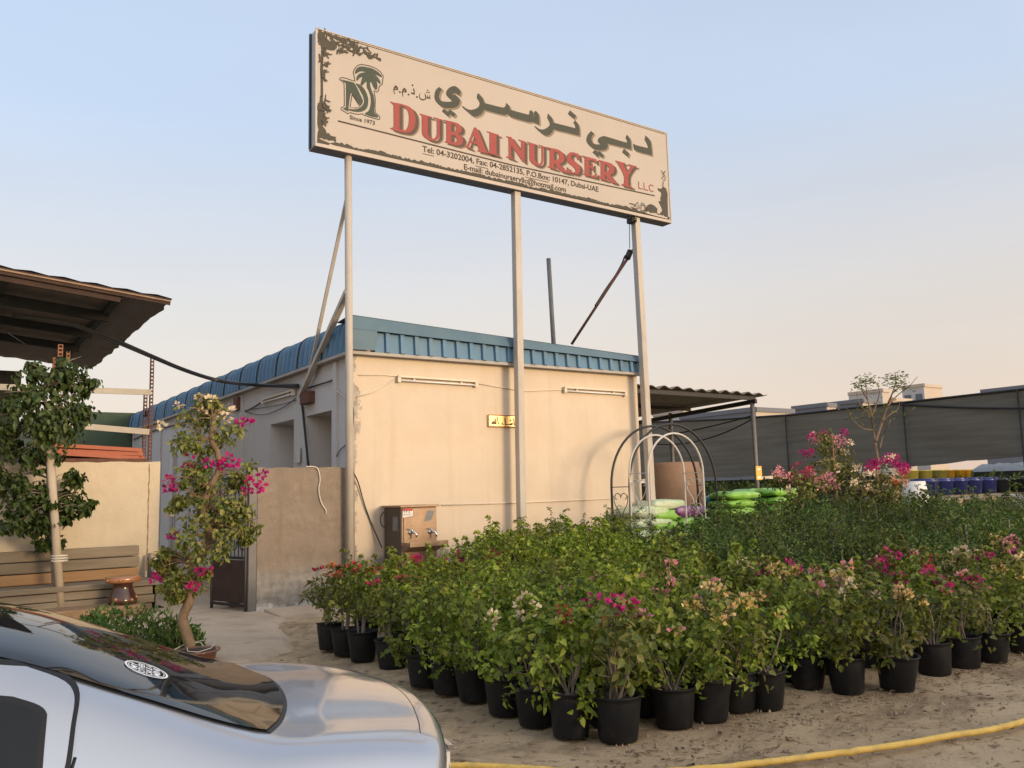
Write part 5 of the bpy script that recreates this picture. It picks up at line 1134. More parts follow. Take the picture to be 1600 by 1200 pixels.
def build_bed():
    rr = random.Random(21)
    words_ = ['first', 'second', 'third', 'fourth', 'fifth', 'sixth', 'seventh', 'eighth', 'ninth', 'tenth', 'eleventh', 'twelfth', 'thirteenth']
    left = [(516, 1017, 'standard', 'red', 'leaf_tired'), (541, 1025, 'standard', 'orange', 'leaf_tired'), (567, 1034, 'standard', 'red', 'leaf_mid'), (613, 1046, 'standard', 'red', 'leaf_mid'),
            (664, 1075, 'bright', None, 'leaf_mid'), (702, 1086, 'bright', None, 'leaf_bright'), (742, 1097, 'bright', None, 'leaf_mid'), (790, 1120, 'bloom', 'cream', 'leaf_bright'), (838, 1138, 'bloom', 'cream', 'leaf_mid'), (892, 1158, 'bloom', 'red', 'leaf_bright')]
    colname = {'red': 'red', 'orange': 'orange', 'cream': 'cream white', 'yellow': 'apricot yellow', 'pink': 'pink', 'magenta': 'magenta'}
    for i, (u, v, k, f, lf) in enumerate(left):
        p = gz(u, v, 0); d = (p-CAM); d[2] = 0; d /= np.linalg.norm(d); x, y = p[0]+d[0]*.12, p[1]+d[1]*.12
        used.append((x, y)); lab = f"{'bare stemmed' if k == 'standard' else 'bushy'} bougainvillea, {words_[i]} pot along the left edge from the cement wall"
        place_plant(k, i % 3, x, y, lab+(f', {colname[f]} bracts' if f else ', no bracts'), leaf=lf, flower=f)
    front = [(967, 1163, 'sparse', 'magenta', 'leaf_tired'), (1055, 1141, 'bloom', 'pink', 'leaf_mid'), (1110, 1130, 'bloom', 'yellow', 'leaf_mid'), (1153, 1113, 'bloom', 'yellow', 'leaf_tired'), (1198, 1109, 'bloom', 'yellow', 'leaf_bright'),
             (1262, 1078, 'bright', None, 'leaf_mid'), (1326, 1086, 'bloom', 'cream', 'leaf_mid'), (1402, 1082, 'bloom', 'yellow', 'leaf_tired'), (1462, 1057, 'sparse', 'magenta', 'leaf_mid'), (1508, 1046, 'bloom', 'magenta', 'leaf_tired'), (1550, 1036, 'bloom', 'pink', 'leaf_mid'), (1600, 1020, 'bloom', 'yellow', 'leaf_mid'), (1660, 1006, 'bloom', 'magenta', 'leaf_mid')]
    for i, (u, v, k, f, lf) in enumerate(front):
        p = gz(u, v, 0); d = (p-CAM); d[2] = 0; d /= np.linalg.norm(d); x, y = p[0]+d[0]*.12, p[1]+d[1]*.12
        used.append((x, y)); lab = f"{colname[f]+' bracted' if f else 'leafy'} bougainvillea, {words_[i]} pot along the open sandy edge from the front corner"
        place_plant(k, 3+i % 3, x, y, lab, leaf=lf, flower=f)
    # filled rows behind the two edges
    nrow = 0; y = -7.22; row = 0; cnt = {}
    while y < -.9:
        x = -1.42+(row % 2)*.19+(.0 if y < -4.8 else .02)
        while x < 11.5:
            lim = -11.616+(x+5.197)*.477
            px, py = x+rr.uniform(-.06, .06), y+rr.uniform(-.06, .06)
            dark = (x > 1.75+.16*(y+7)) and y > -6.25+.02*x
            step = .385
            if dark: step = .52
            ok = py > lim-.45 and free(px, py, .27) and not (py > -1.05 and px < 2.3 and px > .2) and not (px < 1.0 and py > -2.0) and not (px < -.55 and py > -2.7)
            if dark and row % 3 == 2: ok = False
            if ok and py > -1.75 and 4.0 < px < 6.9: ok = False     # arches and sacks stand here
            if ok:
                used.append((px, py)); v = rr.randrange(6)
                if dark:
                    tall = px+py > 1.6
                    blue = px > 5 and py < -4
                    if tall: lab, gp = 'dark fine leaved shrub among the taller rear rows of the bed', 'taller dark shrubs in the rear rows'
                    else: lab, gp = 'dark fine leaved staked shrub in the middle rows behind the flowering pots', 'dark staked shrubs in the middle rows'
                    place_plant('finetall' if tall else 'fine', v % 4, px, py, lab, 'potted_shrub', 'potted plant', gp, rr.choice(['leaf_dark', 'leaf_dark', 'leaf_dark', 'leaf_low']), None, sc_=rr.uniform(.86, 1.1))
                elif y < -6.0 and x > -.6:
                    f = rr.choice(['yellow', 'pink', 'pink', 'cream', None, None, None, None]) if x < 1.2 else rr.choice(['yellow', 'yellow', 'magenta', 'red', 'pink', 'pink', 'cream', None, None, None, None])
                    lab = f"{colname[f]} bracted bougainvillea in the inner rows just behind the sandy edge pots" if f else 'leafy bougainvillea without bracts in the inner rows just behind the sandy edge pots'
                    place_plant('bloom', v, px, py, lab, group=(f'{f} bougainvilleas' if f else 'leafy bougainvilleas')+' behind the sandy edge pots', leaf=rr.choice(['leaf_mid', 'leaf_bright', 'leaf_tired']), flower=f)
                elif y > -3.2 and x < .9:
                    lab = 'red bracted bougainvillea in the rear rows before the water cooler'
                    place_plant('bloom', v, px, py, lab, group='red bougainvilleas before the water cooler', leaf='leaf_mid', flower=rr.choice(['red', 'magenta']), sc_=.92)
                else:
                    tall = y > -3.4
                    if tall: lab, gp = 'tall leafy green bougainvillea in the rear rows before the cream wall', 'tall leafy bougainvilleas in the rear rows'
                    else: lab, gp = 'leafy bright green bougainvillea without bracts in the crowded middle of the bed', 'leafy bougainvilleas in the middle of the bed'
                    place_plant('tall' if tall else 'bright', v, px, py, lab, group=gp, leaf=rr.choice(['leaf_bright', 'leaf_bright', 'leaf_bright', 'leaf_mid']), sc_=rr.uniform(.82, .95) if x < .5 and y > -5.2 else rr.uniform(.9, 1.08))
            x += step
        y += .385; row += 1
build_bed()

def tree(name, label, cat, trunkpts, tr, clumps, per, leafL, leafW, leaf, bark, twigs=True, seed=1, flowers=(), extra=None, drop=-.5, pts_twigs=0):
    """trunkpts in the place; clumps = (centre, radius)"""
    g = np.random.default_rng(seed); o = Vector(trunkpts[0]); t = thing(name, label, cat, o)
    tp = catmull([Vector(p)-o for p in trunkpts], 6); n = len(tp); rs = list(np.linspace(tr[0], tr[1], n)); m = MB(); m.tube(tp, rs, 12)
    for v_i in range(len(m.v)):
        x, y, z = m.v[v_i]; m.v[v_i] = (x+g.normal(0, tr[0]*.05), y+g.normal(0, tr[0]*.05), z)
    obj('trunk', m, bark, t)
    tw = MB(); P = []; D = []
    for c, r in clumps:
        c = Vector(c)-o
        near = min(tp, key=lambda q: (q-c).length+.5*max(0, q.z-c.z))
        for k in range(4):
            e = c+Vector(g.normal(0, .45, 3))*r; tw.tube(catmull([near, near.lerp(e, .5)+Vector((0, 0, .04)), e], 4), list(np.linspace(tr[1]*.55, .003, 9)), 5)
        sub = max(5, int(14*(r/.3)**1.5)); sc_ = np.array(c)+unit(g, sub)*(g.random((sub, 1))**.5)*r*[1, 1, .85]
        p, d = clump_leaves(g, sc_, g.uniform(.25, .5, sub)*r, max(3, int(per/sub)), .6, drop); P.append(p); D.append(d)
        for k in range(pts_twigs):
            e = c+Vector(unit(g, 1)[0])*r*1.15; tw.tube(catmull([c+Vector(g.normal(0, .3, 3))*r, c.lerp(e, .6)+Vector(g.normal(0, .15, 3))*r, e], 4), .0035, 4)
    obj('branches', tw, bark, t)
    P = np.concatenate(P); D = np.concatenate(D); n = len(P); Ls = leafL*g.uniform(.6, 1.25, n)
    obj('crown', leaf_mesh('crown', P, D, Ls, Ls*leafW/leafL, seed=seed), leaf, t)
    for nm, mm, spots, k, R_ in flowers:
        for c in spots:
            d = unit(g, k); Ls = .042*g.uniform(.7, 1.2, k); obj('flower_cluster', leaf_mesh('flower_cluster', np.array(Vector(c)-o)+d*g.uniform(.2, 1, (k, 1))*[R_, R_, R_*.7], d+[0, 0, .3], Ls, Ls*.85, fold=.3, droop=-.15, seed=seed+3), mm, t)
    return t
def build_plants():
    # twisted bougainvillea in glazed pot
    B = gz(315, 1040, 0); d0 = depth(B)+.05
    def w(u, v, dd=0): return gd(u, v, d0+dd)
    tr = [w(298, 1012), w(290, 985), (w(286, 965)), w(297, 935), w(300, 905, .02), w(306, 880, .05), w(322, 858, .05), w(328, 830), w(318, 800, -.04), w(326, 765, -.03), w(342, 735, 0), w(340, 708, .02), w(330, 685, 0), w(334, 655), w(330, 625)]
    px = d0/F_PX
    cl = [((318, 655, 0), 34), ((345, 680, .1), 30), ((300, 690, -.05), 26), ((335, 630, .05), 20), ((295, 738, .0), 30), ((338, 765, .08), 36), ((370, 742, .1), 22), ((300, 770, -.05), 22), ((320, 820, 0), 34), ((352, 830, .1), 34), ((375, 805, .05), 24), ((318, 850, -.1), 26), ((270, 868, .0), 22), ((250, 872, -.1), 14), ((298, 905, -.05), 24), ((262, 905, .05), 18), ((280, 930, 0), 14), ((388, 830, .05), 16), ((345, 790, 0), 24), ((275, 790, 0), 12)]
    cl = [(w(*c), r*px*1.22) for c, r in cl]
    mg = [w(u, v, random.uniform(-.15, .1)) for u, v in ((378, 658), (388, 661), (356, 716), (366, 722), (350, 724), (392, 752), (408, 758), (402, 764), (410, 741), (264, 750), (272, 760), (262, 764), (299, 708), (294, 728), (325, 722), (345, 728), (316, 795), (246, 900), (240, 905), (292, 915), (303, 917), (312, 893), (326, 893), (372, 795), (386, 768), (270, 838))]
    cr = [w(u, v, random.uniform(-.1, .1)) for u, v in ((312, 620), (330, 624), (276, 633), (252, 665), (352, 655), (340, 645), (262, 801), (300, 880), (358, 642), (318, 642), (293, 758))]
    t = tree('twisted_bougainvillea', 'tall twisted stem bougainvillea with magenta and cream bracts growing in brown glazed pot', 'tree', tr, (.048, .020), cl, 230, .050, .034, 'leaf_tired', 'bark', seed=5, flowers=(('m', 'fl_magenta', mg, 15, .042), ('c', 'fl_cream', cr, 12, .038)), pts_twigs=5)
    o = t.location.copy(); pc = Vector((w(308, 1015)[0]-o.x, w(308, 1015)[1]-o.y, -o.z))
    rim = o.z-.02; rp = .30*.5*.95
    rp = 33*px
    m = MB(); m.lathe([(0, .0), (rp*.72, 0), (rp*.86, rim*.5), (rp*.90, rim*.82), (rp*.95, rim*.86), (rp*1.06, rim*.90), (rp*1.06, rim), (rp*.92, rim), (rp*.88, rim*.9), (0, rim*.86)], pc, n=32); obj('pot', m, 'terracotta', t)
    m = MB(); m.disc(rp*.87, rim*.93, pc); obj('soil', m, 'soil', t)
    m = MB(); m.tube([(pc.x+(.05+rp*.8*k/10)*math.cos(k*.9), pc.y+(.05+rp*.8*k/10)*math.sin(k*.9)-.02, rim+.03-o.z+.03*math.sin(k)) for k in range(11)], .004, 5); obj('pale_root', m, 'cable_pale', t)
    # staked young tree on the left
    G0 = gz(96, 962, 0); dt = 11.3
    def w2(u, v, dd=0): return gd(u, v, dt+dd)
    tr = [w2(90, 985), w2(86, 950), w2(81, 850), w2(76, 760), w2(73, 690), w2(71, 630), w2(70, 590)]
    tr[0] = np.array([tr[1][0], tr[1][1], 0.0])
    px2 = dt/F_PX
    cl = [((72, 600, 0), 44), ((35, 620, -.2), 34), ((112, 590, .2), 34), ((128, 600, .2), 20), ((60, 650, -.2), 46), ((20, 650, 0), 32), ((95, 655, .2), 42), ((130, 635, .2), 20), ((78, 690, -.1), 34), ((35, 690, .1), 34), ((5, 690, 0), 30), ((110, 655, 0), 26), ((60, 715, 0), 22), ((18, 765, -.2), 28), ((35, 790, -.2), 34), ((62, 770, .1), 24), ((5, 750, 0), 22), ((58, 815, -.1), 26), ((75, 848, .1), 18), ((112, 755, .2), 20), ((118, 785, .2), 24), ((98, 800, .2), 20), ((133, 792, .2), 12), ((25, 815, -.2), 22), ((80, 790, 0), 18), ((105, 575, .1), 18), ((48, 575, 0), 18)]
    cl = [(w2(*c), r*px2*1.08) for c, r in cl]
    t = tree('young_tree', 'young leafy dark green tree tied to a stake in front of the timber bench', 'tree', tr, (.032, .018), cl, 200, .085, .058, 'leaf_tree', 'bark_grey', seed=9, drop=-.9)
    o = t.location
    m = MB(); a = Vector(w2(97, 952, -.12)); b = Vector(w2(77, 690, -.05)); a.z = 0; m.tube([a-o, b-o], .052, 8); obj('stake', m, 'stake', t)
    m = MB()
    for k in range(3): m.lathe([(.10, -.01), (.105, 0), (.10, .01)], Vector(w2(93, 868+k*4, -.06))-o, 14)
    obj('tie', m, 'cable_pale', t)
    # low shrub by the path
    g = np.random.default_rng(3); c0 = gz(215, 1012, 0)
    for i, (u, v, r) in enumerate(((165, 985, .24), (205, 992, .28), (243, 1000, .27), (272, 1004, .22), (140, 975, .16), (292, 995, .16))):
        p = gz(u, v+22, 0.0); h = r*1.6; n = 420; g = np.random.default_rng(40+i); a = g.random(n)*6.28; f = g.random(n)**.5*r; z = g.random(n)*h*(1-.55*(f/r)**2)
        P = np.stack([np.cos(a)*f, np.sin(a)*f, z+.02], 1); D = np.stack([np.cos(a)*.5, np.sin(a)*.5, .9+0*a], 1)+g.normal(0, .45, (n, 3))
        t = thing('low_shrub', ['low green shrub just right of the stool', 'low green shrub second from the stool', 'low green shrub in the middle of the clump before the twisted bougainvillea', 'low green shrub nearest the glazed pot', 'small low green sprig at the left end of the shrub clump', 'small green sprig behind the trunk of the twisted bougainvillea'][i], 'shrub', p)
        L_ = .065*g.uniform(.6, 1.2, n); obj('foliage', leaf_mesh('foliage', P, D, L_, L_*.42, seed=i), 'leaf_low', t)
        m = MB()
        for k in range(12): e = P[g.integers(n)]; m.tube([(0, 0, 0), tuple(e*.6+np.array([0, 0, .03])), tuple(e)], .004, 4)
        obj('stems', m, 'bark_grey', t)
    # bare tree before the net
    db = 22.5
    def w3(u, v, dd=0): return gd(u, v, db+dd)
    t = thing('bare_tree', 'slender nearly bare tree rising above the shade net', 'tree', (w3(1371, 740)[0], w3(1371, 740)[1], 0)); o = t.location
    m = MB(); L = lambda pts, r0, r1: m.tube(catmull([Vector(w3(*p))-o for p in pts], 5), list(np.linspace(r0, r1, 5*(len(pts)-1)+1)), 7)
    m.tube([Vector((0, 0, 0)), Vector(w3(1371, 740))-o, Vector(w3(1371, 715))-o], .055, 8); obj('trunk', m, 'bark', t)
    m = MB()
    B_ = [[(1371, 716), (1368, 695), (1364, 670), (1362, 650), (1356, 625), (1353, 605), (1352, 590)], [(1368, 690), (1378, 660), (1386, 635), (1394, 615), (1400, 595), (1398, 582)], [(1364, 672), (1350, 670), (1338, 662), (1329, 650), (1326, 640)], [(1378, 660), (1390, 648), (1402, 640), (1406, 628)], [(1386, 635), (1400, 620), (1412, 610), (1422, 602), (1434, 588)], [(1362, 650), (1350, 640), (1342, 628), (1338, 612)], [(1362, 650), (1370, 630), (1374, 612), (1370, 598)], [(1394, 615), (1406, 604), (1410, 596)], [(1356, 625), (1348, 612), (1345, 598)], [(1375, 700), (1380, 680), (1388, 665), (1392, 655)]]
    for i, b in enumerate(B_): L([(u, v, random.uniform(-.3, .3) if j else 0) for j, (u, v) in enumerate(b)], .04 if i < 2 else .02, .006)
    obj('limbs', m, 'bark', t)
    g = np.random.default_rng(12); P = []; D = []
    for u, v, r, n in ((1353, 594, .28, 80), (1398, 590, .30, 100), (1345, 600, .2, 30), (1400, 604, .2, 35), (1372, 602, .15, 12), (1408, 600, .2, 14), (1356, 612, .2, 16), (1340, 606, .15, 20), (1385, 640, .6, 60), (1350, 645, .6, 60), (1420, 605, .2, 14)):
        d = unit(g, n); P.append(np.array(Vector(w3(u, v))-o)+d*g.random((n, 1))**.5*r*[1.2, 1.2, .7]); q = g.normal(0, 1, (n, 3)); q[:, 2] *= .25; D.append(q)
    P = np.concatenate(P); D = np.concatenate(D); obj('crown', leaf_mesh('crown', P, D, np.full(len(P), .11), np.full(len(P), .03), seed=4), 'leaf_tired', t)
    # pink bougainvillea trees at the back
    dn = 15.5
    def bz(name, label, tk, cl, fl, seed, dd, leaf='leaf_tired', n=120):
        W = lambda u, v: gd(u, v, dd+random.uniform(-.3, .3))
        base = gd(*tk[-1], dd); tr = [np.array([base[0], base[1], 0])]+[gd(u, v, dd) for u, v in tk[::-1]]
        return tree(name, label, 'bush', tr, (.05, .018), [(W(u, v), r*dd/F_PX) for u, v, r in cl], n, .07, .045, leaf, 'bark', seed=seed, flowers=tuple((c, 'fl_'+c, [W(u, v) for u, v in s], 20, .085) for c, s in fl))
    rf = random.Random(6); jit = lambda pts, k, s: [(u+rf.uniform(-s, s), v+rf.uniform(-s, s)) for u, v in pts for _ in range(k)]
    bz('pink_bougainvillea', 'upright bougainvillea bush topped with deep pink bracts before the shade net', [(1300, 690), (1303, 730), (1306, 775)], [(1295, 705, 22), (1312, 715, 24), (1285, 725, 22), (1305, 740, 26), (1325, 735, 18), (1290, 690, 18), (1310, 755, 24), (1285, 750, 18)],
       [('pink', jit([(1275, 682), (1290, 680), (1302, 684), (1268, 686), (1316, 691)], 3, 7)), ('magenta', jit([(1268, 682), (1290, 675), (1264, 706), (1258, 708), (1319, 678)], 2, 4)), ('cream', jit([(1290, 720), (1310, 735), (1325, 700)], 2, 8))], 31, 15.6)
    bz('pink_bougainvillea', 'sprawling bougainvillea bush massed with red and pink bracts left of the upright one', [(1245, 740), (1250, 780)], [(1235, 750, 22), (1262, 752, 22), (1215, 750, 16), (1280, 760, 20), (1250, 768, 24)],
       [('red', jit([(1240, 735), (1260, 738), (1275, 735), (1250, 750)], 2, 9)), ('pink', jit([(1240, 745), (1265, 745), (1285, 758), (1220, 738), (1225, 742), (1290, 750), (1270, 755), (1300, 752)], 3, 9)), ('cream', jit([(1240, 760), (1270, 765)], 3, 10))], 33, 14.6)
    bz('pink_bougainvillea', 'rounded bougainvillea bush with magenta and cream bracts beside the tall white planter', [(1370, 745), (1372, 785)], [(1345, 755, 24), (1375, 750, 26), (1400, 765, 22), (1360, 775, 26), (1390, 785, 22), (1330, 775, 20)],
       [('magenta', jit([(1365, 722), (1374, 727), (1358, 730), (1405, 725), (1412, 728), (1395, 718), (1388, 714), (1407, 738)], 3, 5)), ('cream', jit([(1385, 722), (1345, 738), (1370, 745), (1400, 748), (1340, 755), (1390, 760), (1355, 762), (1375, 770), (1400, 775)], 3, 7)), ('orange', jit([(1400, 750), (1415, 755)], 2, 6))], 35, 14.4)
    # dark hedge row under the net
    for i, (u, v) in enumerate(((1130, 760), (1165, 758), (1200, 750), (1430, 745), (1500, 735), (1560, 730), (1620, 725))):
        p = gx(u, v, 18.2); g = np.random.default_rng(60+i); n = 700; d = unit(g, n); P = d*g.random((n, 1))**.4*[.8, 1.1, .75]+[0, 0, .75]
        t = thing('dark_hedge_shrub', 'dark hedge shrub in the shade under the far net, '+['first', 'second', 'third', 'fourth', 'fifth', 'sixth', 'seventh'][i]+' from the left', 'shrub', (18.0, p[1], 0)); t.scale = (1, 1, 1.1)
        obj('foliage', leaf_mesh('foliage', P, d+g.normal(0, .4, (n, 3)), np.full(n, .16), np.full(n, .09), seed=i), 'leaf_dark', t); mm = MB(); mm.tube([(0, 0, 0), (0, 0, .8)], .04, 6); obj('stem', mm, 'bark', t)
    # litter on the ground
    g = np.random.default_rng(2); n = 1100; X = g.uniform(-3.2, 4.5, n); Y = np.where(g.random(n) < .7, -7.75-g.gamma(1.2, .35, n), g.uniform(-9.6, -2.5, n)); keep = (Y < -7.3) | (X < -1.6); X, Y = X[keep], Y[keep]; n = len(X)
    P = np.stack([X, Y, np.full(n, .006)], 1); D = g.normal(0, 1, (n, 3)); D[:, 2] *= .12; L_ = g.uniform(.012, .05, n)
    o = obj('fallen_leaves', leaf_mesh('fallen_leaves', P, D, L_, L_*.55, up=np.tile([0, 0, 1.0], (n, 1))+g.normal(0, .3, (n, 3)), droop=.05, seed=3), leaf_mat('dry_leaf', [(.07, .045, .025), (.15, .09, .045), (.28, .19, .10), (.10, .07, .04)], .1, .8)); o['kind'] = 'stuff'
    m = MB(); n = 1500; X = g.uniform(-3.5, 5, n); Y = np.where(g.random(n) < .75, -7.5-g.gamma(1.3, .5, n), g.uniform(-8, -2, n)); keep = (Y < -7.3) | (X < -1.6)
    for x, y in zip(X[keep], Y[keep]):
        r = g.uniform(.003, .012)*(2.0 if g.random() < .04 else 1); a = g.random()*6; vs = [(x+r*math.cos(a+k*1.26)*g.uniform(.7, 1.2), y+r*math.sin(a+k*1.26)*g.uniform(.7, 1.2), -.012) for k in range(5)]+[(x, y, r*.8)]
        m.add(vs, [(k, (k+1) % 5, 5) for k in range(5)])
    o = obj('loose_grit', m, mat('grit', (.30, .23, .16), .95, var=.4, scale=3)); o['kind'] = 'stuff'
build_plants()

# ================================================================== CAR
def build_car():
    O = Vector((-4.3, -8.85, 0)); ang = math.atan2(-.2, .98)
    car = thing('silver_car', 'silver saloon car with tinted rear window and round white sticker in the foreground', 'car', O, ang)
    # stations along the car (x rear positive); each a row of section control points (half width, height)
    def sec(zt, r, we, ze, ws, zs, wb, zb): return [(0, zt), (r*.55, zt-.004), (r, zt-.018), (we, ze), (ws, zs), (wb, zb), (.742, .56), (.725, .36), (.68, .20), (.60, .15)]
    ST = [(.50, sec(.846, .36, .60, .835, .66, .765, .70, .68)), (.40, sec(.868, .38, .62, .862, .685, .79, .72, .69)), (.22, sec(.888, .40, .63, .885, .70, .81, .735, .70)), (.04, sec(.902, .42, .62, .897, .70, .83, .738, .71)),
          (-.10, sec(.945, .40, .585, .915, .685, .85, .74, .72)), (-.35, sec(1.052, .36, .53, 1.02, .645, .92, .74, .73)), (-.62, sec(1.168, .34, .51, 1.125, .61, 1.02, .735, .80)), (-.95, sec(1.245, .34, .525, 1.20, .61, 1.07, .735, .84)), (-1.35, sec(1.268, .35, .54, 1.232, .61, 1.09, .735, .85)),
          (-1.75, sec(1.250, .35, .54, 1.21, .61, 1.07, .735, .84)), (-2.1, sec(1.13, .36, .56, 1.08, .65, .95, .735, .82)), (-2.40, sec(.945, .42, .62, .92, .69, .87, .735, .78)), (-2.75, sec(.90, .44, .62, .875, .69, .82, .735, .74)), (-3.15, sec(.84, .42, .59, .81, .67, .75, .72, .68)), (-3.40, sec(.74, .38, .54, .71, .62, .66, .67, .60))]
    ST = ST[::-1]; xs = np.array([s[0] for s in ST]); CP = np.array([s[1] for s in ST])
    def cp(x):
        i = int(np.clip(np.searchsorted(xs, x)-1, 0, len(xs)-2)); t = (x-xs[i])/(xs[i+1]-xs[i])
        def tan(k):
            if k == 0: return (CP[1]-CP[0])/(xs[1]-xs[0])
            if k == len(xs)-1: return (CP[-1]-CP[-2])/(xs[-1]-xs[-2])
            return (CP[k+1]-CP[k-1])/(xs[k+1]-xs[k-1])
        h = xs[i+1]-xs[i]; a, b, c, d = CP[i], tan(i)*h, CP[i+1], tan(i+1)*h
        return (2*t**3-3*t*t+1)*a+(t**3-2*t*t+t)*b+(-2*t**3+3*t*t)*c+(t**3-t*t)*d
    NT = 64
    def section(x):
        p = cp(x); q = np.concatenate([[[-p[1][0], p[1][1]]], p, [p[-1]], [p[-1]]]); out = []
        nseg = len(q)-3
        for k in range(NT+1):
            f = k/NT*nseg*.9999; i = int(f); t = f-i
            b = np.array([(1-t)**3, 3*t**3-6*t*t+4, -3*t**3+3*t*t+3*t+1, t**3])/6; out.append(b @ q[i:i+4])
        out = np.array(out); out[0, 0] = 0; return out
    def bend(x, w):   # ends rounded in plan
        return x-(.15*(w/.74)**2*max(0, min(1, (x+.10)/.5)) if x > -.1 else 0)+(.28*(w/.74)**2*max(0, min(1, (-2.75-x)/.65)) if x < -2.75 else 0)
    rows = []
    X = list(np.linspace(-3.40, .50, 79))
    for x in X: s = section(x); rows.append([(bend(x, w), w, z) for w, z in s])
    def cap(row, steps, zc):
        out = []
        for dx, k in steps: out.append([(x+dx, w*(.35+.65*k) if k < 1 else w, zc+(z-zc)*k) for x, w, z in row])
        return out
    rows += cap(rows[-1], ((.022, .965), (.043, .90), (.060, .79), (.070, .6), (.074, .3), (.075, .02)), .46)
    rows = cap(rows[0], ((-.02, .96), (-.05, .88), (-.075, .72), (-.09, .45), (-.095, .02)), .44)[::-1]+rows
    m = MB(); full = [[(x, -w, z) for x, w, z in r[::-1][:-1]]+[(x, w, z) for x, w, z in r] for r in rows]; n = len(full[0])
    m.add([p for r in full for p in r], [(j*n+i, j*n+i+1, (j+1)*n+i+1, (j+1)*n+i) for j in range(len(full)-1) for i in range(n-1)], True)
    body = obj('body', m, 'paint', car)
    SC = {}
    def secx(x):
        k = round(x, 3)
        if k not in SC: SC[k] = section(k)
        return SC[k]
    def top(x, w, lift=.004):   # point on the upper skin at lateral w
        s = secx(x); k = s[:int(NT*.62)]; z = float(np.interp(abs(w), k[:, 0], k[:, 1])); e = .01
        z2 = float(np.interp(abs(w)+e, k[:, 0], k[:, 1])); s2 = secx(x+.02); z3 = float(np.interp(abs(w), s2[:int(NT*.62), 0], s2[:int(NT*.62), 1]))
        nrm = Vector((-(z3-z)/.02, -(z2-z)/e*(1 if w >= 0 else -1), 1)).normalized()
        return Vector((bend(x, abs(w)), w, z))+nrm*lift
    def side(x, z, sgn, lift=.004):
        s = secx(x); k = np.argmax(s[:, 0]); w = float(np.interp(z, s[:k+1, 1][::-1], s[:k+1, 0][::-1])); w2 = float(np.interp(z+.01, s[:k+1, 1][::-1], s[:k+1, 0][::-1]))
        nrm = Vector((0, 1, -(w2-w)/.01)).normalized(); p = Vector((bend(x, w), w, z))+nrm*lift
        return Vector((p.x, p.y*sgn, p.z))
    def patch(F, na, nb, name, mm, par=car):
        q = MB(); q.add([F(a/na*2-1, b/nb) for b in range(nb+1) for a in range(na+1)], [(b*(na+1)+a, b*(na+1)+a+1, (b+1)*(na+1)+a+1, (b+1)*(na+1)+a) for b in range(nb) for a in range(na)], True); return obj(name, q, mm, par)
    # rear window (grown a little for the rubber seal beneath)
    def rear(grow, lift):
        def F(a, b):
            xb = .072-.085*abs(a)**2.6+grow; xt = -.90+.03*a*a-grow; x = xb+(xt-xb)*b; wl = (.505-.055*min(1, b*1.2)+grow*.6)
            return top(x, a*wl, lift)
        return F
    patch(rear(.012, .0035), 30, 30, 'window_seal', 'car_black'); gl = patch(rear(0, .007), 30, 30, 'rear_window', 'car_glass')
    def front_w(a, b): x = -2.36+.06*a*a*(-1)+(.52)*b; return top(x, a*(.56-.08*b), .006)
    patch(front_w, 24, 20, 'windscreen', 'car_glass')
    # round sticker
    cx, cw = -.318, .235
    sx, sw = .056, .067
    stk = MB()
    def ringpt(rf, an): return top(cx+sx*rf*math.cos(an), -(cw+sw*rf*math.sin(an)), .0095)
    def ring(r0, r1, k=40):
        stk.add([ringpt(r, 2*math.pi*i/k) for r in (r0, r1) for i in range(k)], [(i, (i+1) % k, k+(i+1) % k, k+i) for i in range(k)])
    ring(.90, 1.0); ring(.80, .84)
    for s, y0, y1, wd in (('MY', .42, .72, .46), ('OTHER', .08, .38, .74), ('CAR IS A', -.26, .04, .76), ('MINI', -.62, -.30, .60)):
        me = fit_text(text_mesh(s, .03, 0), -wd, wd, y0, y1)
        stk.add([top(cx-sx*v.co.y*1.0, -(cw-sw*v.co.x), .0095) for v in me.vertices], [tuple(p.vertices) for p in me.polygons])
    obj('round_sticker', stk, 'car_white', gl)
    # side glass
    for s in (-1, 1):
        def outline(grow):
            pts = [(-.60+grow*.3, 1.045+grow), (-.545+grow, 1.02+grow*.6), (-.535+grow, .99), (-.56+grow, .92-grow), (-.62, .885-grow), (-1.9, .865-grow), (-2.12-grow, .875-grow), (-1.98-grow, .97), (-1.72, 1.115+grow), (-1.35, 1.135+grow), (-.95, 1.115+grow)]
            return pts
        def fill(pts, name, mm, lift, par=car):
            P = catmull([Vector((x, z, 0)) for x, z in pts+[pts[0]]], 6)[:-1]; x0, x1 = min(p.x for p in P), max(p.x for p in P); q = MB(); nx = 170; nz = 8; vs = []
            for i in range(nx+1):
                x = x0+.0002+(x1-x0-.0004)*(1-(1-i/nx)**2.4); c = []
                for k in range(len(P)):
                    a, b = P[k], P[(k+1) % len(P)]
                    if (a.x-x)*(b.x-x) <= 0 and abs(a.x-b.x) > 1e-9: c.append(a.y+(b.y-a.y)*(x-a.x)/(b.x-a.x))
                lo, hi = (min(c), max(c)) if c else (1, 1)
                vs += [side(x, lo+(hi-lo)*j/nz, s, lift) for j in range(nz+1)]
            q.add(vs, [(i*(nz+1)+j, i*(nz+1)+j+1, (i+1)*(nz+1)+j+1, (i+1)*(nz+1)+j) for i in range(nx) for j in range(nz)], True); return obj(name, q, mm, par)
        fill(outline(.072), 'door_seal', 'car_black', .007); fill(outline(.062), 'door_frame', 'paint', .0095); fill(outline(.012), 'window_trim', 'car_black', .0125); fill(outline(0), 'side_window', 'car_glass', .0155)
        q = MB()
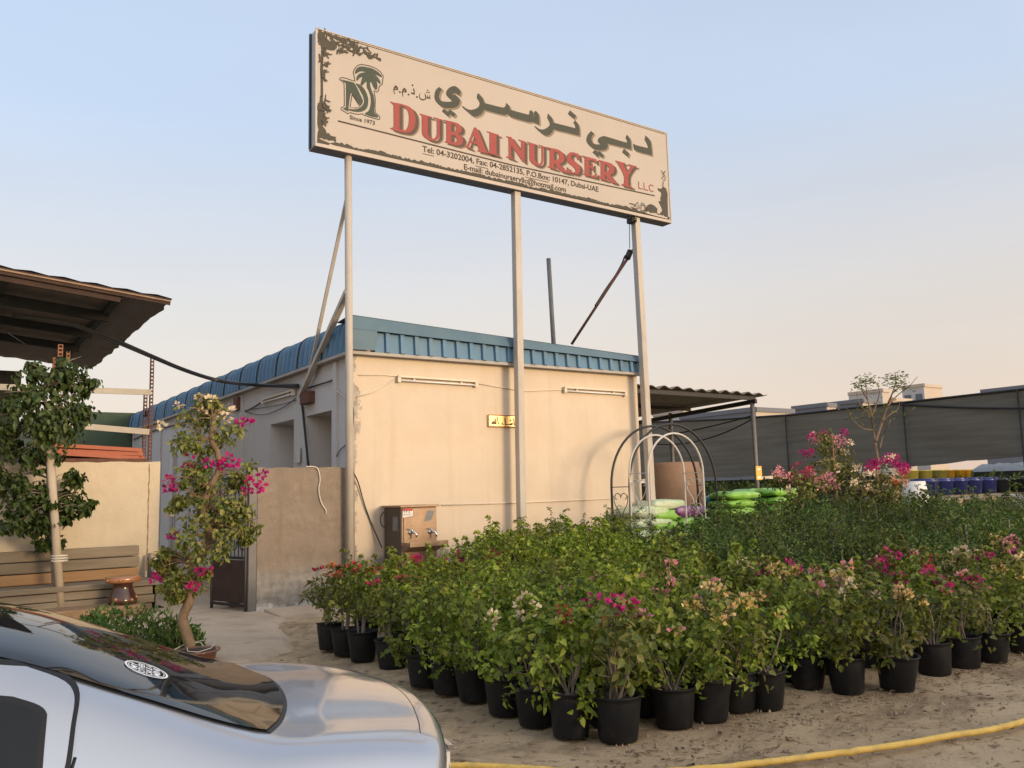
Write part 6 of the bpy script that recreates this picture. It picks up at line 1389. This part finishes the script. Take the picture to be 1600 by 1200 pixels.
        for pts in ([(-.46, .93), (-.50, .80), (-.62, .62), (-.66, .40), (-.66, .22)], [(-1.32, .86), (-1.33, .6), (-1.33, .22)], [(-2.22, .86), (-2.28, .6), (-2.24, .22)], [(-.66, .22), (-1.5, .205), (-2.24, .22)]):
            q.tube([side(x, z, s, .001) for x, z in [(p.x, p.y) for p in catmull([Vector((a, b, 0)) for a, b in pts], 6)]], .004, 5)
        obj('panel_gap', q, 'car_black', car)
        for x in (-.95, -1.75):
            q = MB(); q.tube([side(x-.08, .78, s, .02), side(x+.08, .785, s, .02)], .014, 8); obj('door_handle', q, 'paint', car)
        q = MB(); c = side(-2.05, .93, s, .10); q.lathe([(0, -.07), (.06, -.055), (.075, 0), (.06, .05), (0, .065)], c, 16); obj('door_mirror', q, 'paint', car)
        for x in (.02-.35, -2.62):
            y = s*.655; w = obj('wheel', MB().lathe([(.10, -.08), (.25, -.085), (.275, -.06), (.28, 0), (.275, .06), (.25, .085), (.10, .08)], n=36), 'car_black', car, (x, y, .28)); w.rotation_euler = (R(90), 0, 0)
            h = MB(); h.disc(.19, 0, n=30)
            for k in range(7): a = 2*math.pi*k/7; h.bar((.04*math.cos(a), .04*math.sin(a), .01), (.18*math.cos(a), .18*math.sin(a), .01), .035, .02)
            hb = obj('rim', h, 'chrome', w, (0, 0, -s*.088)); hb.rotation_euler = (0 if s < 0 else R(180), 0, 0)
            q = MB(); q.add([side(x+.33*math.cos(a), max(.17, .28+.33*math.sin(a)), s, .003) for a in np.linspace(-.3, math.pi+.3, 30)]+[side(x, .28, s, .003)], [(i, i+1, 30) for i in range(29)]); obj('wheel_arch', q, 'car_black', car)
        q = MB(); vs = []
        for j in range(7):
            for i in range(9):
                f = i/8; z = .56+.16*j/6; w = .40+.285*f; s0 = rows[-5-0]; vs.append(Vector((.50-.155*(w/.74)**2+.03*(1-f)*.6, s*w, z))+Vector((.035, s*.035*f, 0)))
        q.add(vs, [(j*9+i, j*9+i+1, (j+1)*9+i+1, (j+1)*9+i) for j in range(6) for i in range(8)], True); obj('tail_lamp', q, 'tail_red', car)
    q = MB()
    tl = [(top(.10, w, .0005)) for w in np.linspace(-.585, -.60, 3)]
    q.tube([top(.47-.02*abs(w), w, -.0005) for w in np.linspace(-.50, .50, 31)], .0018, 5)
    obj('boot_lid_gap', q, 'car_black', car)
    q = MB(); q.box(.568, .579, -.20, .20, .60, .69); pl = obj('number_plate', q, 'paper', car); 
    q = MB(); q.box(.566, .583, -.22, .22, .70, .715); obj('plate_trim', q, 'chrome', car)
build_car()
